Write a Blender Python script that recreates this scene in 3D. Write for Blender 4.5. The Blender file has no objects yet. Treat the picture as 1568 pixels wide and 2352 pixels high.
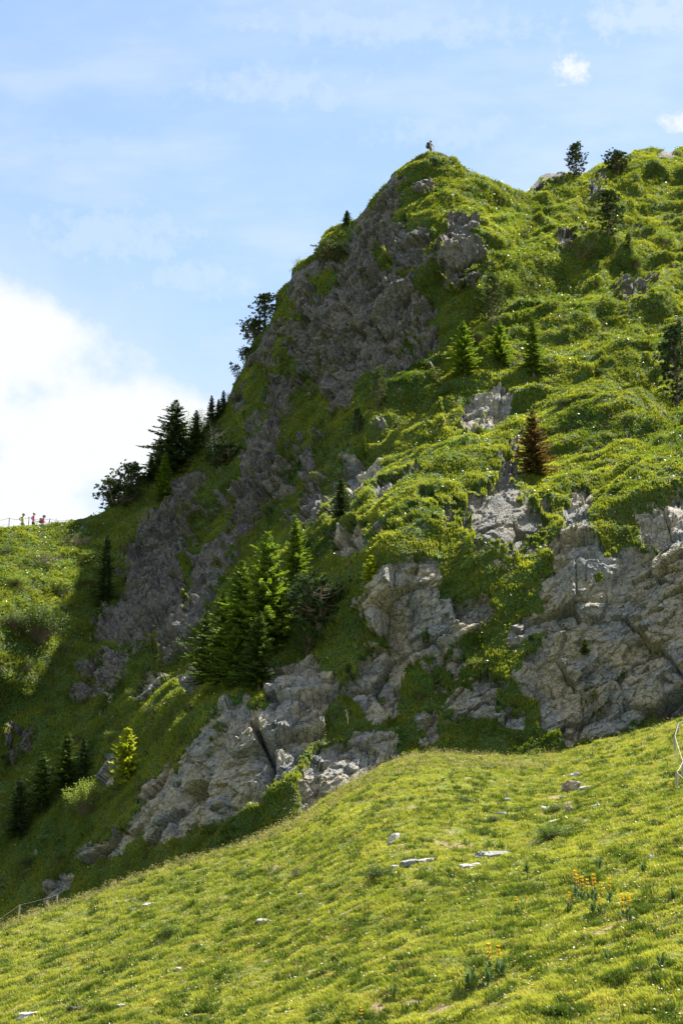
import bpy, bmesh, math, random
import numpy as np
from mathutils import Vector, Matrix, noise as mnoise

RNG = np.random.default_rng(7)
random.seed(7)
SC = bpy.context.scene
COL = SC.collection

# ------------------------------------------------------------------ camera
F = 4573.0                      # focal length in units of the 1568 x 2352 layout grid
PITCH = math.radians(16.0)
CX, CY = 784.0, 1176.0
cam_d = bpy.data.cameras.new('camera')
cam_d.sensor_fit = 'VERTICAL'; cam_d.sensor_height = 36.0; cam_d.sensor_width = 24.0
cam_d.lens = 70.0; cam_d.clip_end = 5000; cam_d.clip_start = 0.5
cam = bpy.data.objects.new('camera', cam_d); COL.objects.link(cam)
cam.location = (0, 0, 0); cam.rotation_euler = (math.radians(90) + PITCH, 0, 0)
SC.camera = cam
cp, sp_ = math.cos(PITCH), math.sin(PITCH)

def world_pt(px, py, Y):
    """point of the ground that lies Y metres north of the viewpoint, seen under the given bearing"""
    a = (np.asarray(px, float) - CX) / F; b = (CY - np.asarray(py, float)) / F
    dy = cp - b * sp_; dz = sp_ + b * cp
    k = np.asarray(Y, float) / dy
    return np.stack([a * k, dy * k, dz * k], -1)
def px_per_m(p):
    return F / (p[1] * cp + p[2] * sp_)
def layout_of(P):
    w = P[..., 1] * cp + P[..., 2] * sp_
    return CX + F * P[..., 0] / w, CY - F * (P[..., 2] * cp - P[..., 1] * sp_) / w

# ------------------------------------------------------------------ noise
_perm = np.random.default_rng(3).permutation(256); _perm = np.concatenate([_perm, _perm, _perm])
_g = np.random.default_rng(4).normal(size=(256, 3)); _g /= np.linalg.norm(_g, axis=1)[:, None]
_cr = np.random.default_rng(5).random((256, 3))
def _h(i, j, k): return _perm[_perm[_perm[i & 255] + (j & 255)] + (k & 255)]
def perlin(P):
    P = np.asarray(P, float); shp = P.shape[:-1]; P = P.reshape(-1, 3)
    I = np.floor(P).astype(np.int64); f = P - I; u = f * f * f * (f * (f * 6 - 15) + 10)
    r = np.zeros(len(P))
    for dx in (0, 1):
        wx = u[:, 0] if dx else 1 - u[:, 0]
        for dy in (0, 1):
            wy = u[:, 1] if dy else 1 - u[:, 1]
            for dz in (0, 1):
                wz = u[:, 2] if dz else 1 - u[:, 2]
                g = _g[_h(I[:, 0] + dx, I[:, 1] + dy, I[:, 2] + dz)]
                r += wx * wy * wz * (g[:, 0] * (f[:, 0] - dx) + g[:, 1] * (f[:, 1] - dy) + g[:, 2] * (f[:, 2] - dz))
    return (r * 1.6).reshape(shp)
def fbm(P, o=4, gain=.5):
    r = 0; a = 1.0; P = np.asarray(P, float)
    for i in range(o):
        r = r + a * perlin(P * 2 ** i + i * 17.3); a *= gain
    return r
def ridged(P, o=4):
    r = 0; a = 1.0
    for i in range(o):
        r = r + a * (1 - 2 * np.abs(perlin(P * 2 ** i + i * 9.1))); a *= .5
    return r / 1.9
def worley(P):
    P = np.asarray(P, float); I = np.floor(P).astype(np.int64)
    f1 = np.full(len(P), 9.0); f2 = f1.copy(); cid = np.zeros(len(P), np.int64); off = np.zeros((len(P), 3))
    for dx in (-1, 0, 1):
        for dy in (-1, 0, 1):
            for dz in (-1, 0, 1):
                h = _h(I[:, 0] + dx, I[:, 1] + dy, I[:, 2] + dz)
                c = _cr[h]
                w_ = P - (I + [dx, dy, dz] + c); d = np.sqrt((w_ ** 2).sum(1))
                m = d < f1
                f2 = np.where(m, f1, np.minimum(f2, d)); f1 = np.where(m, d, f1); cid = np.where(m, h, cid); off = np.where(m[:, None], w_, off)
    return f1, f2, cid / 255.0, (off * _g[(cid * 7 + 13) & 255]).sum(1)     # the last: a tilted plane inside each cell
def sstep(a, b, x):
    t = np.clip((x - a) / (b - a), 0, 1); return t * t * (3 - 2 * t)

# ------------------------------------------------------------------ mesh helpers
def np_mesh(name, V, Fc, attrs=None, smooth=True):
    """V (n,3); Fc (m,k) equal-sized faces"""
    me = bpy.data.meshes.new(name)
    V = np.ascontiguousarray(V, np.float32); Fc = np.ascontiguousarray(Fc, np.int32)
    n, (m, k) = len(V), Fc.shape
    me.vertices.add(n); me.vertices.foreach_set('co', V.ravel())
    me.loops.add(m * k); me.loops.foreach_set('vertex_index', Fc.ravel())
    me.polygons.add(m)
    me.polygons.foreach_set('loop_start', np.arange(0, m * k, k, dtype=np.int32))
    me.polygons.foreach_set('loop_total', np.full(m, k, np.int32))
    me.polygons.foreach_set('use_smooth', np.full(m, smooth))
    me.update(calc_edges=True)
    for a, v in (attrs or {}).items():
        v = np.asarray(v, np.float32)
        if v.ndim == 1:
            me.attributes.new(a, 'FLOAT', 'POINT').data.foreach_set('value', v)
        else:
            me.attributes.new(a, 'FLOAT_VECTOR', 'POINT').data.foreach_set('vector', v.ravel())
    return me
def put(name, me, mat=None, parent=None):
    o = bpy.data.objects.new(name, me); COL.objects.link(o)
    if mat is not None:
        me.materials.clear(); me.materials.append(mat)
    if parent is not None: o.parent = parent
    return o
def tag(o, label=None, cat=None, group=None, kind=None):
    if label: o['label'] = label
    if cat: o['category'] = cat
    if group: o['group'] = group
    if kind: o['kind'] = kind
    return o
def empty(name, loc, rz=0.0, label=None, cat=None, group=None):
    o = bpy.data.objects.new(name, None); COL.objects.link(o)
    o.empty_display_size = .2
    o.location = loc; o.rotation_euler = (0, 0, rz)
    return tag(o, label, cat, group)
def copy_tree(o, parent=None):
    c = o.copy(); COL.objects.link(c); c.parent = parent
    for ch in list(o.children): copy_tree(ch, c)
    return c
class MB:
    """collects triangles / quads of one mesh"""
    def __init__(s): s.v = []; s.f = []; s.t = []; s.tint = 0.5
    def add(s, vs, fs):
        n = len(s.v); s.v += [tuple(v) for v in vs]; s.t += [s.tint] * len(vs)
        s.f += [tuple(i + n for i in f) for f in fs]
    def tube(s, pts, rad, n=6, cap=True):
        pts = [Vector(p) for p in pts]; vs = []; fs = []
        up = Vector((0.13, 0.31, 0.94)).normalized()
        for i, p in enumerate(pts):
            d = (pts[min(i + 1, len(pts) - 1)] - pts[max(i - 1, 0)]).normalized()
            a = d.cross(up)
            if a.length < .05: a = d.cross(Vector((1, 0, 0)))
            a.normalize(); b = d.cross(a)
            r = rad[i] if isinstance(rad, (list, tuple)) else rad
            for k in range(n):
                t = 2 * math.pi * k / n
                vs.append(p + a * (r * math.cos(t)) + b * (r * math.sin(t)))
        for i in range(len(pts) - 1):
            for k in range(n):
                fs.append((i * n + k, i * n + (k + 1) % n, (i + 1) * n + (k + 1) % n, (i + 1) * n + k))
        if cap:
            fs.append(tuple(range(n))[::-1]); fs.append(tuple((len(pts) - 1) * n + k for k in range(n)))
        s.add(vs, fs)
    def mesh(s, name, smooth=False):
        me = bpy.data.meshes.new(name); me.from_pydata(s.v, [], s.f)
        me.attributes.new('tint', 'FLOAT', 'POINT').data.foreach_set('value', s.t)
        if smooth: me.polygons.foreach_set('use_smooth', [True] * len(me.polygons))
        me.update(); return me

# ------------------------------------------------------------------ node helpers
class NT:
    def __init__(s, name):
        s.m = bpy.data.materials.new(name); s.m.use_nodes = True; s.t = s.m.node_tree; s.t.nodes.clear()
    def n(s, typ, **kw):
        nd = s.t.nodes.new(typ)
        ins = kw.pop('ins', {})
        for k, v in kw.items(): setattr(nd, k, v)
        for k, v in ins.items():
            if isinstance(v, bpy.types.NodeSocket): s.t.links.new(v, nd.inputs[k])
            else: nd.inputs[k].default_value = v
        return nd
    def math(s, op, a, b=0.5, c=None, clamp=False):
        d = {0: a, 1: b}
        if c is not None: d[2] = c
        return s.n('ShaderNodeMath', operation=op, use_clamp=clamp, ins=d).outputs[0]
    def mix(s, f, a, b, blend='MIX'):
        nd = s.n('ShaderNodeMix', data_type='RGBA', blend_type=blend)
        for i, v in ((0, f), (6, a), (7, b)):
            if isinstance(v, bpy.types.NodeSocket): s.t.links.new(v, nd.inputs[i])
            else: nd.inputs[i].default_value = v if i == 0 else (*v[:3], 1)
        return nd.outputs[2]
    def noise(s, vec, scale, detail=4, rough=.55, dim='3D', out=0):
        return s.n('ShaderNodeTexNoise', noise_dimensions=dim, ins={'Vector': vec, 'Scale': scale, 'Detail': detail, 'Roughness': rough}).outputs[out]
    def ramp(s, f, lo, hi):
        return s.n('ShaderNodeMapRange', interpolation_type='SMOOTHSTEP', ins={0: f, 1: lo, 2: hi, 3: 0.0, 4: 1.0}).outputs[0]
    def attr(s, a, out=2): return s.n('ShaderNodeAttribute', attribute_name=a).outputs[out]
    def pos(s): return s.n('ShaderNodeNewGeometry').outputs['Position']
    def mapv(s, vec, sc): return s.n('ShaderNodeMapping', ins={0: vec, 3: sc}).outputs[0]
    def out(s, sh):
        s.n('ShaderNodeOutputMaterial', ins={0: sh}); return s.m
def leaf_mat(name, c1, c2, c3=None, transl=.45, rough=.6, hue=0.0, spec=.25):
    """thin foliage: diffuse + light passing through, colour varied per tuft by the tint attribute"""
    t = NT(name); ti = t.attr('tint')
    col = t.mix(ti, c1, c2)
    if c3: col = t.mix(t.math('MULTIPLY', t.ramp(t.noise(t.pos(), .8, 5, .65), .5, .75), .6), col, c3)
    p = t.n('ShaderNodeBsdfPrincipled', ins={'Base Color': col, 'Roughness': rough, 'Specular IOR Level': spec})
    trc = t.mix(1.0, col, (1.25, 1.15, .55), 'MULTIPLY')
    tr = t.n('ShaderNodeBsdfTranslucent', ins={0: trc})
    mx = t.n('ShaderNodeMixShader', ins={0: transl, 1: p.outputs[0], 2: tr.outputs[0]})
    return t.out(mx.outputs[0])
def plain(name, c, rough=.7, var=.25, scale=8, spec=.3, metal=0.0):
    t = NT(name); n = t.noise(t.n('ShaderNodeTexCoord').outputs['Object'], scale, 4)
    col = t.mix(n, tuple(x * (1 - var) for x in c), tuple(min(1, x * (1 + var)) for x in c))
    b = t.n('ShaderNodeBump', ins={'Strength': .3, 'Distance': .01, 'Height': n})
    return t.out(t.n('ShaderNodeBsdfPrincipled', ins={'Base Color': col, 'Roughness': rough, 'Specular IOR Level': spec, 'Metallic': metal, 'Normal': b.outputs[0]}).outputs[0])
# ================================================================== MOUNTAIN
SKY_LINE = [(-900,1420),(-500,1330),(-200,1250),(-60,1222),(0,1213),(40,1212),(90,1206),(130,1203),(165,1196),(200,1191),(222,1184),(240,1176),(258,1162),(285,1138),(305,1118),(325,1098),(345,1092),(370,1085),(395,1072),(420,1050),(445,1018),(470,985),(495,960),(515,940),(528,915),(538,880),(552,862),(562,835),(575,800),(590,775),(605,757),(622,745),(632,715),(636,690),(642,675),(660,655),(672,640),(676,622),(690,604),(706,597),(724,588),(735,570),(742,545),(748,535),(765,522),(785,516),(805,515),(822,503),(835,490),(850,468),(862,455),(880,432),(895,415),(905,402),(920,388),(940,375),(958,362),(975,353),(990,350),(1010,352),(1035,362),(1055,378),(1080,396),(1110,408),(1140,420),(1165,432),(1190,438),(1205,446),(1212,441),(1222,428),(1240,405),(1258,399),(1290,398),(1310,404),(1335,404),(1352,396),(1370,382),(1385,375),(1410,372),(1440,360),(1455,348),(1480,344),(1520,346),(1535,352),(1550,342),(1568,338),(1640,325),(1800,290),(2100,250),(2500,240)]
SKX, SKY = np.array(SKY_LINE, float).T
BOT_LINE = [(-900,2550),(-200,2350),(0,2290),(400,2150),(700,2020),(850,1930),(1000,1880),(1300,1850),(1568,1800),(1800,1760),(2500,1700)]
BTX, BTY = np.array(BOT_LINE, float).T
CTRL = [(-900,1420,140),(-900,2000,135),(-400,1330,150),(-400,1700,138),(-400,2300,122),
(0,1215,158),(100,1205,160),(210,1190,162),(330,1105,165),(400,1075,167),(480,990,168),(530,900,169),(552,865,169),(600,760,170),(640,680,170),(700,600,170),(745,540,170),(820,505,168),(900,405,167),(985,350,164),(1100,405,167),(1205,446,176),(1300,402,181),(1410,372,187),(1568,338,195),(2000,300,208),(2400,250,220),
(0,1400,145),(100,1400,148),(200,1300,157),(0,1520,140),(130,1500,146),(300,1220,160),(380,1170,162),
(0,1640,142),(0,1800,139),(0,2000,134),(0,2130,130),(200,1600,142.5),(200,1800,134),(200,1960,126),
(250,1460,147),(330,1300,156),(300,1500,142),(450,1200,158),(450,1350,149),(400,1500,139),(430,1560,132),(350,1750,125.5),(330,1880,119),(450,1900,113.5),(500,1650,117.5),(550,1560,122.5),(600,1640,114.5),(600,1850,109),(700,1880,107),(550,1480,126),
(650,750,166),(700,900,160),(800,700,159),(600,1000,160),(560,1150,154),(620,1200,149),(530,1350,142.5),(640,1350,131.5),(700,1500,119),(700,1250,136),(750,1120,142.5),(760,1000,152),(850,850,153),(900,600,160),(950,500,161),(900,700,155.5),(960,780,151),(990,680,154),(1000,560,156),(1090,600,153),(1050,480,160),(1100,500,160),(1010,870,147),(870,1000,142.5),(820,1100,138),(900,1150,127.5),
(950,1200,121),(860,1300,118.5),(800,1400,118),(780,1560,115.8),(900,1450,115.5),(900,1650,113),(900,1790,110),(1050,1500,114),(1050,1300,117.5),(1060,1700,112),(1200,1450,115),(1200,1600,112.8),(1250,1300,117.5),(1300,1680,112),(1300,1780,110),(1400,1550,113),(1400,1400,114.8),(1400,1290,117),(1568,1600,110.5),(1568,1450,112.5),(1568,1250,115),(1568,1160,119.5),(1568,1760,109),(2000,1700,100),(2000,1200,112),(2400,1700,92),(2400,1100,104),
(1130,900,143.5),(1100,1050,131.5),(1200,1180,122.5),(1200,1000,137.5),(1200,800,149),(1150,700,153),(1180,560,164),(1300,500,172),(1300,650,161),(1400,800,152),(1400,650,163),(1400,950,140.5),(1400,1100,127.5),(1450,500,176),(1568,500,181),(1568,700,165),(1568,900,149.5),(1568,1050,130),(2000,700,162),(2400,700,160)]
_c = np.array(CTRL, float)
def _tps_fit(X, y, lam):
    n = len(X); d = np.linalg.norm(X[:, None] - X[None], axis=2); K = np.where(d > 0, d * d * np.log(d + 1e-12), 0) + lam * np.eye(n)
    Pm = np.hstack([np.ones((n, 1)), X]); A = np.zeros((n + 3, n + 3)); A[:n, :n] = K; A[:n, n:] = Pm; A[n:, :n] = Pm.T
    return np.linalg.solve(A, np.concatenate([y, np.zeros(3)]))
_TX = _c[:, :2] / 1000.0; _TW = _tps_fit(_TX, _c[:, 2], 2e-4)
def mount_Y(px, py):
    px = np.asarray(px, float); py = np.asarray(py, float); sh = px.shape
    Q = np.stack([px.ravel(), py.ravel()], -1) / 1000.0; out = np.empty(len(Q))
    for i in range(0, len(Q), 20000):
        q = Q[i:i + 20000]; d2 = ((q[:, None] - _TX[None]) ** 2).sum(2)
        out[i:i + 20000] = (0.5 * d2 * np.log(d2 + 1e-20)) @ _TW[:-3] + _TW[-3] + q @ _TW[-2:]
    return out.reshape(sh)

ROCKS = [  # (kind, polygon): 0 = conglomerate cliff, 1 = pale limestone, 2 = scree
(0,[(887,448),(905,415),(934,419),(930,448),(930,485),(923,507),(956,540),(993,543),(1000,565),(1004,591),(989,638),(963,650),(978,693),(993,712),(989,745),(996,785),(952,807),(934,825),(930,859),(883,862),(840,880),(817,895),(810,943),(773,954),(769,925),(751,899),(714,910),(700,892),(707,877),(692,851),(725,833),(722,804),(700,830),(674,811),(672,726),(674,653),(714,617),(755,606),(795,602),(810,565),(799,540),(821,529),(846,492),(876,492),(883,463)]),
(0,[(1034,514),(1060,521),(1071,543),(1085,565),(1104,565),(1100,609),(1071,605),(1091,646),(1052,682),(1030,668),(1020,616),(1025,572)]),
(0,[(663,866),(670,895),(667,939),(641,943),(638,1009),(627,1024),(641,1060),(674,1082),(678,1141),(641,1170),(619,1155),(616,1199),(590,1221),(553,1243),(528,1298),(510,1340),(470,1420),(450,1450),(470,1340),(517,1250),(539,1236),(546,1170),(561,1152),(575,1078),(586,1009),(597,965),(623,943),(627,906),(645,877)]),
(0,[(289,1274),(380,1240),(420,1250),(440,1290),(480,1280),(527,1263),(513,1336),(472,1409),(458,1453),(432,1497),(388,1519),(359,1508),(352,1483),(330,1479),(304,1512),(278,1497),(271,1479),(238,1468),(249,1420),(293,1373),(282,1329)]),
(0,[(395,1105),(458,1091),(472,1098),(465,1135),(439,1179),(428,1208),(388,1230),(366,1259),(351,1285),(300,1321),(286,1310),(330,1241),(351,1186),(377,1149)]),
(0,[(176,1545),(205,1518),(286,1516),(270,1550),(240,1567),(210,1555)]),(0,[(161,1578),(209,1578),(200,1610),(165,1610)]),(0,[(15,1746),(25,1675),(75,1690),(75,1725),(30,1755)]),
(0,[(590,770),(640,740),(660,760),(640,840),(600,830)]),(0,[(975,415),(995,420),(990,450),(970,450)]),(0,[(540,905),(560,890),(565,935),(545,960)]),
(0,[(695,1060),(720,1050),(760,1140),(740,1220),(710,1220),(720,1150)]),
(0,[(1210,446),(1224,426),(1240,403),(1258,396),(1290,394),(1300,415),(1262,432),(1228,452)]),(0,[(1410,650),(1450,640),(1490,652),(1480,680),(1430,698)]),
(0,[(1000,370),(1015,372),(1013,385),(1002,385)]),(0,[(1350,430),(1375,420),(1380,450),(1356,460)]),(0,[(1520,345),(1540,348),(1536,366),(1518,362)]),
(1,[(490,1645),(530,1635),(600,1630),(640,1620),(735,1640),(730,1680),(690,1730),(650,1780),(620,1800),(610,1850),(560,1870),(480,1900),(430,1920),(370,1930),(350,1900),(300,1920),(260,1960),(200,1988),(198,1965),(270,1920),(330,1870),(345,1800),(380,1775),(410,1790),(430,1750),(470,1700)]),
(1,[(620,1560),(660,1530),(720,1520),(740,1560),(790,1590),(760,1620),(735,1640),(640,1625),(615,1600)]),
(1,[(700,1780),(740,1730),(790,1710),(830,1690),(900,1700),(920,1750),(850,1790),(790,1810),(720,1870),(690,1830)]),
(1,[(870,1350),(900,1330),(960,1300),(1000,1310),(985,1370),(1060,1410),(1120,1380),(1130,1405),(1060,1450),(1000,1490),(940,1510),(900,1480),(870,1430)]),
(1,[(810,1550),(850,1490),(900,1510),(945,1510),(900,1580),(910,1640),(870,1655),(830,1640),(800,1590)]),
(1,[(1260,1330),(1310,1310),(1400,1300),(1440,1260),(1480,1270),(1580,1215),(1700,1200),(1700,1640),(1500,1640),(1440,1670),(1380,1680),(1310,1700),(1270,1670),(1255,1640),(1240,1600),(1190,1560),(1200,1510),(1160,1480),(1180,1430),(1240,1420),(1260,1380)]),
(1,[(1040,1590),(1090,1590),(1130,1600),(1130,1640),(1090,1640),(1050,1620)]),(1,[(1150,1640),(1200,1620),(1215,1660),(1165,1665)]),
(1,[(1470,1190),(1580,1165),(1580,1225),(1480,1235)]),(1,[(1065,940),(1110,912),(1160,900),(1168,930),(1130,960),(1075,965)]),
(1,[(800,1070),(855,1068),(850,1100),(832,1165),(805,1150)]),(1,[(775,1235),(830,1230),(822,1270),(785,1285)]),(1,[(1300,1250),(1320,1160),(1350,1150),(1345,1215),(1320,1250)]),
(1,[(1270,1270),(1330,1250),(1380,1265),(1350,1300),(1280,1305)]),(1,[(960,1660),(1000,1640),(995,1690),(965,1700)]),(1,[(108,2030),(160,2020),(158,2050),(125,2068),(108,2060)]),
(1,[(240,1770),(260,1750),(265,1800),(245,1805)]),(1,[(1095,1560),(1120,1550),(1150,1575),(1110,1590)]),
(1,[(880,1120),(930,1100),(925,1140),(880,1165)]),(1,[(800,1160),(825,1170),(800,1200),(780,1195)]),(1,[(330,1565),(350,1545),(345,1590),(322,1600)]),(1,[(360,1570),(380,1545),(378,1575)]),(1,[(415,1560),(470,1555),(440,1595)]),
(2,[(1060,1180),(1130,1100),(1160,1060),(1190,1010),(1200,1040),(1180,1120),(1230,1180),(1262,1195),(1230,1270),(1150,1310),(1100,1310),(1080,1250)]),
(2,[(1280,560),(1350,535),(1360,555),(1310,600),(1270,610)])]
GRASS_CUT = [[(700,640),(790,610),(770,680),(740,700)],[(690,850),(740,830),(760,870),(720,880)],[(400,1280),(440,1250),(450,1400),(420,1420)],[(480,1640),(520,1655),(470,1720)],
[(620,1700),(690,1670),(700,1690),(640,1720)],[(1150,1490),(1230,1450),(1320,1415),(1300,1450),(1230,1520),(1200,1570),(1150,1540)],[(1310,1590),(1380,1555),(1440,1510),(1470,1500),(1440,1545),(1350,1600)],
[(1330,1640),(1400,1600),(1420,1620),(1350,1660)],[(1450,1500),(1568,1460),(1568,1480),(1480,1520)],[(860,600),(900,590),(930,640),(880,650)],[(960,1450),(1000,1420),(1010,1470),(970,1490)],[(610,1120),(640,1130),(630,1160)],[(840,1600),(900,1560),(900,1590),(860,1630)]]
def sdist(px, py, poly):
    """signed distance, positive inside"""
    P = np.stack([px, py], -1); d = np.full(len(px), 1e9); ins = np.zeros(len(px), bool)
    n = len(poly)
    for i in range(n):
        a = np.array(poly[i], float); b = np.array(poly[(i + 1) % n], float); e = b - a
        w = P - a; t = np.clip((w @ e) / (e @ e), 0, 1); d = np.minimum(d, np.linalg.norm(w - t[:, None] * e, axis=1))
        c = (a[1] > py) != (b[1] > py)
        with np.errstate(divide='ignore', invalid='ignore'):
            xi = a[0] + (py - a[1]) * (b[0] - a[0]) / (b[1] - a[1])
        ins ^= c & (px < xi)
    return np.where(ins, d, -d)
def rock_masks(px, py, P):
    sh = px.shape; px = px.ravel(); py = py.ravel(); P = P.reshape(-1, 3)
    wx = px + 14 * fbm(P * .45, 4, .6); wy = py + 14 * fbm(P * .45 + 31, 4, .6)
    ms = [np.full(len(px), -40.0) for _ in range(3)]
    def upd(arr, poly, op):
        q = np.array(poly, float); lo = q.min(0) - 45; hi = q.max(0) + 45
        m = (wx > lo[0]) & (wx < hi[0]) & (wy > lo[1]) & (wy < hi[1])
        if m.any():
            s = sdist(wx[m], wy[m], poly); arr[m] = np.maximum(arr[m], s) if op > 0 else np.minimum(arr[m], -s)
    for k, poly in ROCKS: upd(ms[k], poly, 1)
    for poly in GRASS_CUT:
        for a in ms[:2]: upd(a, poly, -1)
    return [a.reshape(sh) for a in ms]

# ---- grid
def axis(segs):
    out = []
    for a, b, st in segs: out.append(np.arange(a, b, st))
    return np.concatenate(out)
STEP = 2.8
gx = axis([(-900, -480, 14), (-480, -60, 5.5), (-60, 1640, STEP), (1640, 2080, 5.5), (2080, 2500, 14)])
NR = 620
gv = np.linspace(0, 1, NR)
GX = np.broadcast_to(gx, (NR, len(gx))).copy()
sky_y = np.interp(gx, SKX, SKY) + np.interp(gx, [-900, 2500], [0, 0])
sky_y = sky_y + 2.0 * perlin(np.stack([gx / 17.0, gx * 0, gx * 0 + 3.3], -1)) + 1.2 * perlin(np.stack([gx / 6.0, gx * 0, gx * 0 + 7.7], -1))
bot_y = np.interp(gx, BTX, BTY)
GY = bot_y[None] + (sky_y - bot_y)[None] * gv[:, None]
Y0 = mount_Y(GX, GY)
P = world_pt(GX, GY, Y0)
m0, m1, m2 = rock_masks(GX, GY, P)
flat = P.reshape(-1, 3)
def R(a): return a.reshape(GX.shape)
rk = np.maximum(np.maximum(m0, m1), m2 * 1.0)
# grass pockets: seeds in cracks and ledges of the cliff
dg_ = flat[:, 0] * .85 - flat[:, 2] * .53; dl_ = flat[:, 0] * .53 + flat[:, 2] * .85          # strips of turf run steeply down to the left
pock = R(fbm(np.stack([dg_ * .62, flat[:, 1] * .4, dl_ * .24], -1) + 5, 4, .6))
pock2 = R(fbm(flat * np.array([1.4, 1.4, .8]) + 45, 3, .6))
rock0 = m0 / 12 + .35 - np.clip(pock * 2.0 + pock2 * 1.6 - .45, -.2, 3) * 1.6
rock1 = m1 / 12 + 1.05 - np.clip(pock * 1.7 + pock2 * 1.2 - 1.0, 0, 3) * 2.0
rock2 = m2 / 14 - np.clip(pock * 1.3 + pock2 * 2.2 + .25, -.3, 3) * 1.5
outc = R(fbm(flat * .22 + 88, 3)) * 1.6 + pock2 - 1.35     # stray outcrops on the steep grass
shade_zone = sdist(GX.ravel(), GY.ravel(), [(560,760),(990,640),(1010,870),(860,1010),(1060,1180),(1260,1190),(1280,1600),(900,1700),(600,1560),(430,1500),(250,1650),(60,1700),(300,1250),(470,1100)])
outc = np.where(R(shade_zone) > 0, outc + .45, outc - .6)
rock = np.clip(np.maximum.reduce([rock0, rock1, rock2, outc * 1.3]) * .5 + .5, 0, 1)
kind_l = sstep(-.2, .2, (m1 - m0) / 20 + np.where(GY > 1230 + (GX - 700) * -.25, .25, -.25))   # 1 = pale limestone
scree = np.clip(m2 / 14 + .5, 0, 1)
# normals of the smooth surface
def normals(P):
    du = np.gradient(P, axis=1); dv = np.gradient(P, axis=0)
    n = np.cross(du, dv); n /= np.linalg.norm(n, axis=2)[..., None] + 1e-9
    return n
N = normals(P)
if N[300, 300, 1] > 0: N = -N
# ---- relief
lowz = R(sstep(-60, 40, sdist(GX.ravel(), GY.ravel(), [(-300,1700),(200,1500),(330,1200),(520,880),(640,800),(640,1100),(860,1290),(800,1420),(1000,1330),(1280,1330),(1240,1720),(900,1760),(700,2000),(-300,2500)])))
X_, Y_, Z_ = flat.T
al = X_ * .84 + Z_ * .54; ac = Z_ * .84 - X_ * .54
fade_edge = np.clip((GY - sky_y[None]) / np.where(GX < 930, 150.0, 45.0), 0, 1)      # keep the skyline where it is
big = R(fbm(np.stack([al / 18, ac / 6.0, Y_ / 15], -1) + 2, 3)) * 1.2 * (1 - .5 * sstep(420, 300, GX))
def terr(lam, A, wl, s_, r=.24):
    ph = ac / lam + 1.0 * fbm(np.stack([al / wl, ac / (wl * .4), Y_ / wl], -1) + s_, 2)
    f = ph - np.floor(ph); w = np.where(f < r, f / r, (1 - f) / (1 - r)); w = w * w * (3 - 2 * w)
    return w * A * np.clip(.55 + 1.1 * perlin(np.stack([al / 3.5, ac / 2, Y_ / 4], -1) + s_ * 3), .05, 1.2)
ac_ = ac; al_ = al
ac = Z_ * .76 - X_ * .65; al = X_ * .76 + Z_ * .65
ph_ = ac / 5.5 + .8 * fbm(np.stack([al / 24, ac / 14, Y_ / 24], -1) + 71, 2); f_ = ph_ - np.floor(ph_); w_r = np.where(f_ < .36, f_ / .36, (1 - f_) / .64); w_r = w_r * w_r * (3 - 2 * w_r)
rib = R(w_r * 1.0 * np.clip(.6 + .8 * perlin(np.stack([al / 12, ac / 7, Y_ / 12], -1) + 5), .1, 1.1)) * sstep(700, 1000, GX) * (1 - lowz) * R(np.clip((GY - sky_y[None]).ravel() / 110, 0, 1))
ac = ac_; al = al_
hum = R(terr(2.6, .55, 13, 12) + terr(1.15, .22, 6, 44) + fbm(flat * .9 + 9, 3) * .10 + fbm(flat * 3.2 + 19, 2) * .05) - .2
w0, w0b, c0, t0 = worley(np.stack([dg_ * .62, Y_ * .62, dl_ * .30], -1)); w1, w1b, c1, t1 = worley(flat * np.array([1.5, 1.5, .9]) + 9); w2, w2b, c2, t2 = worley(flat * np.array([3.4, 3.4, 2.6]) + 19)
up_block = R(t0 * 1.5 + (c0 - .5) * .6 - np.clip(.12 - (w0b - w0), 0, 1) * 3 + t1 * .62 + (c1 - .5) * .25 - np.clip(.12 - (w1b - w1), 0, 1) * 1.6 + t2 * .26)
up_rel = up_block + R(ridged(np.stack([dg_ * .30, Y_ * .25, dl_ * .07], -1) + 3, 4)) * 1.25 + R(fbm(flat * 2.8, 3)) * .10
q0, q0b, d0, s0 = worley(np.stack([al * .26, Y_ * .26, ac * .40], -1) + 4); q1, q1b, d1, s1 = worley(np.stack([al * .7, Y_ * .7, ac * 1.2], -1) + 21); q2, q2b, d2, s2 = worley(np.stack([al * 2.0, Y_ * 2.0, ac * 3.4], -1) + 11)
lo_rel = R(s0 * 2.4 + (d0 - .5) * 1.1 - np.clip(.06 - (q0b - q0), 0, 1) * 9.0 + s1 * .85 + (d1 - .5) * .3 - np.clip(.06 - (q1b - q1), 0, 1) * 3.0 + s2 * .28) \
    + R(fbm(flat * .5 + 60, 3)) * .3 + R(ridged(np.stack([al * .15, Y_ * .25, ac * 1.8], -1) + 60, 3)) * .22 + R(fbm(flat * 3, 2)) * .06
rockm = sstep(.35, .65, rock)
steep = sstep(-30, 60, R(shade_zone))
GRA = 1 - np.maximum(.35 * steep, .62 * lowz)
# grass hangs over the top edge of rock: the sod is thicker than the rock behind it
gr_amp = GRA
disp = rib * fade_edge + big * (1 - .45 * lowz) * (.10 + .90 * fade_edge) * (1 - .5 * rockm) + (1 - rockm) * (hum * gr_amp * (1 - .4 * sstep(420, 300, GX)) + .18) * (.30 + .70 * fade_edge) \
     + rockm * ((1 - kind_l) * (up_rel * .85 - .15) + kind_l * (lo_rel * .5 - .30)) * (.08 + .92 * R(np.clip((GY - sky_y[None]).ravel() / 90, 0, 1)) ** 1.1) * (1 - .4 * scree)
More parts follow.
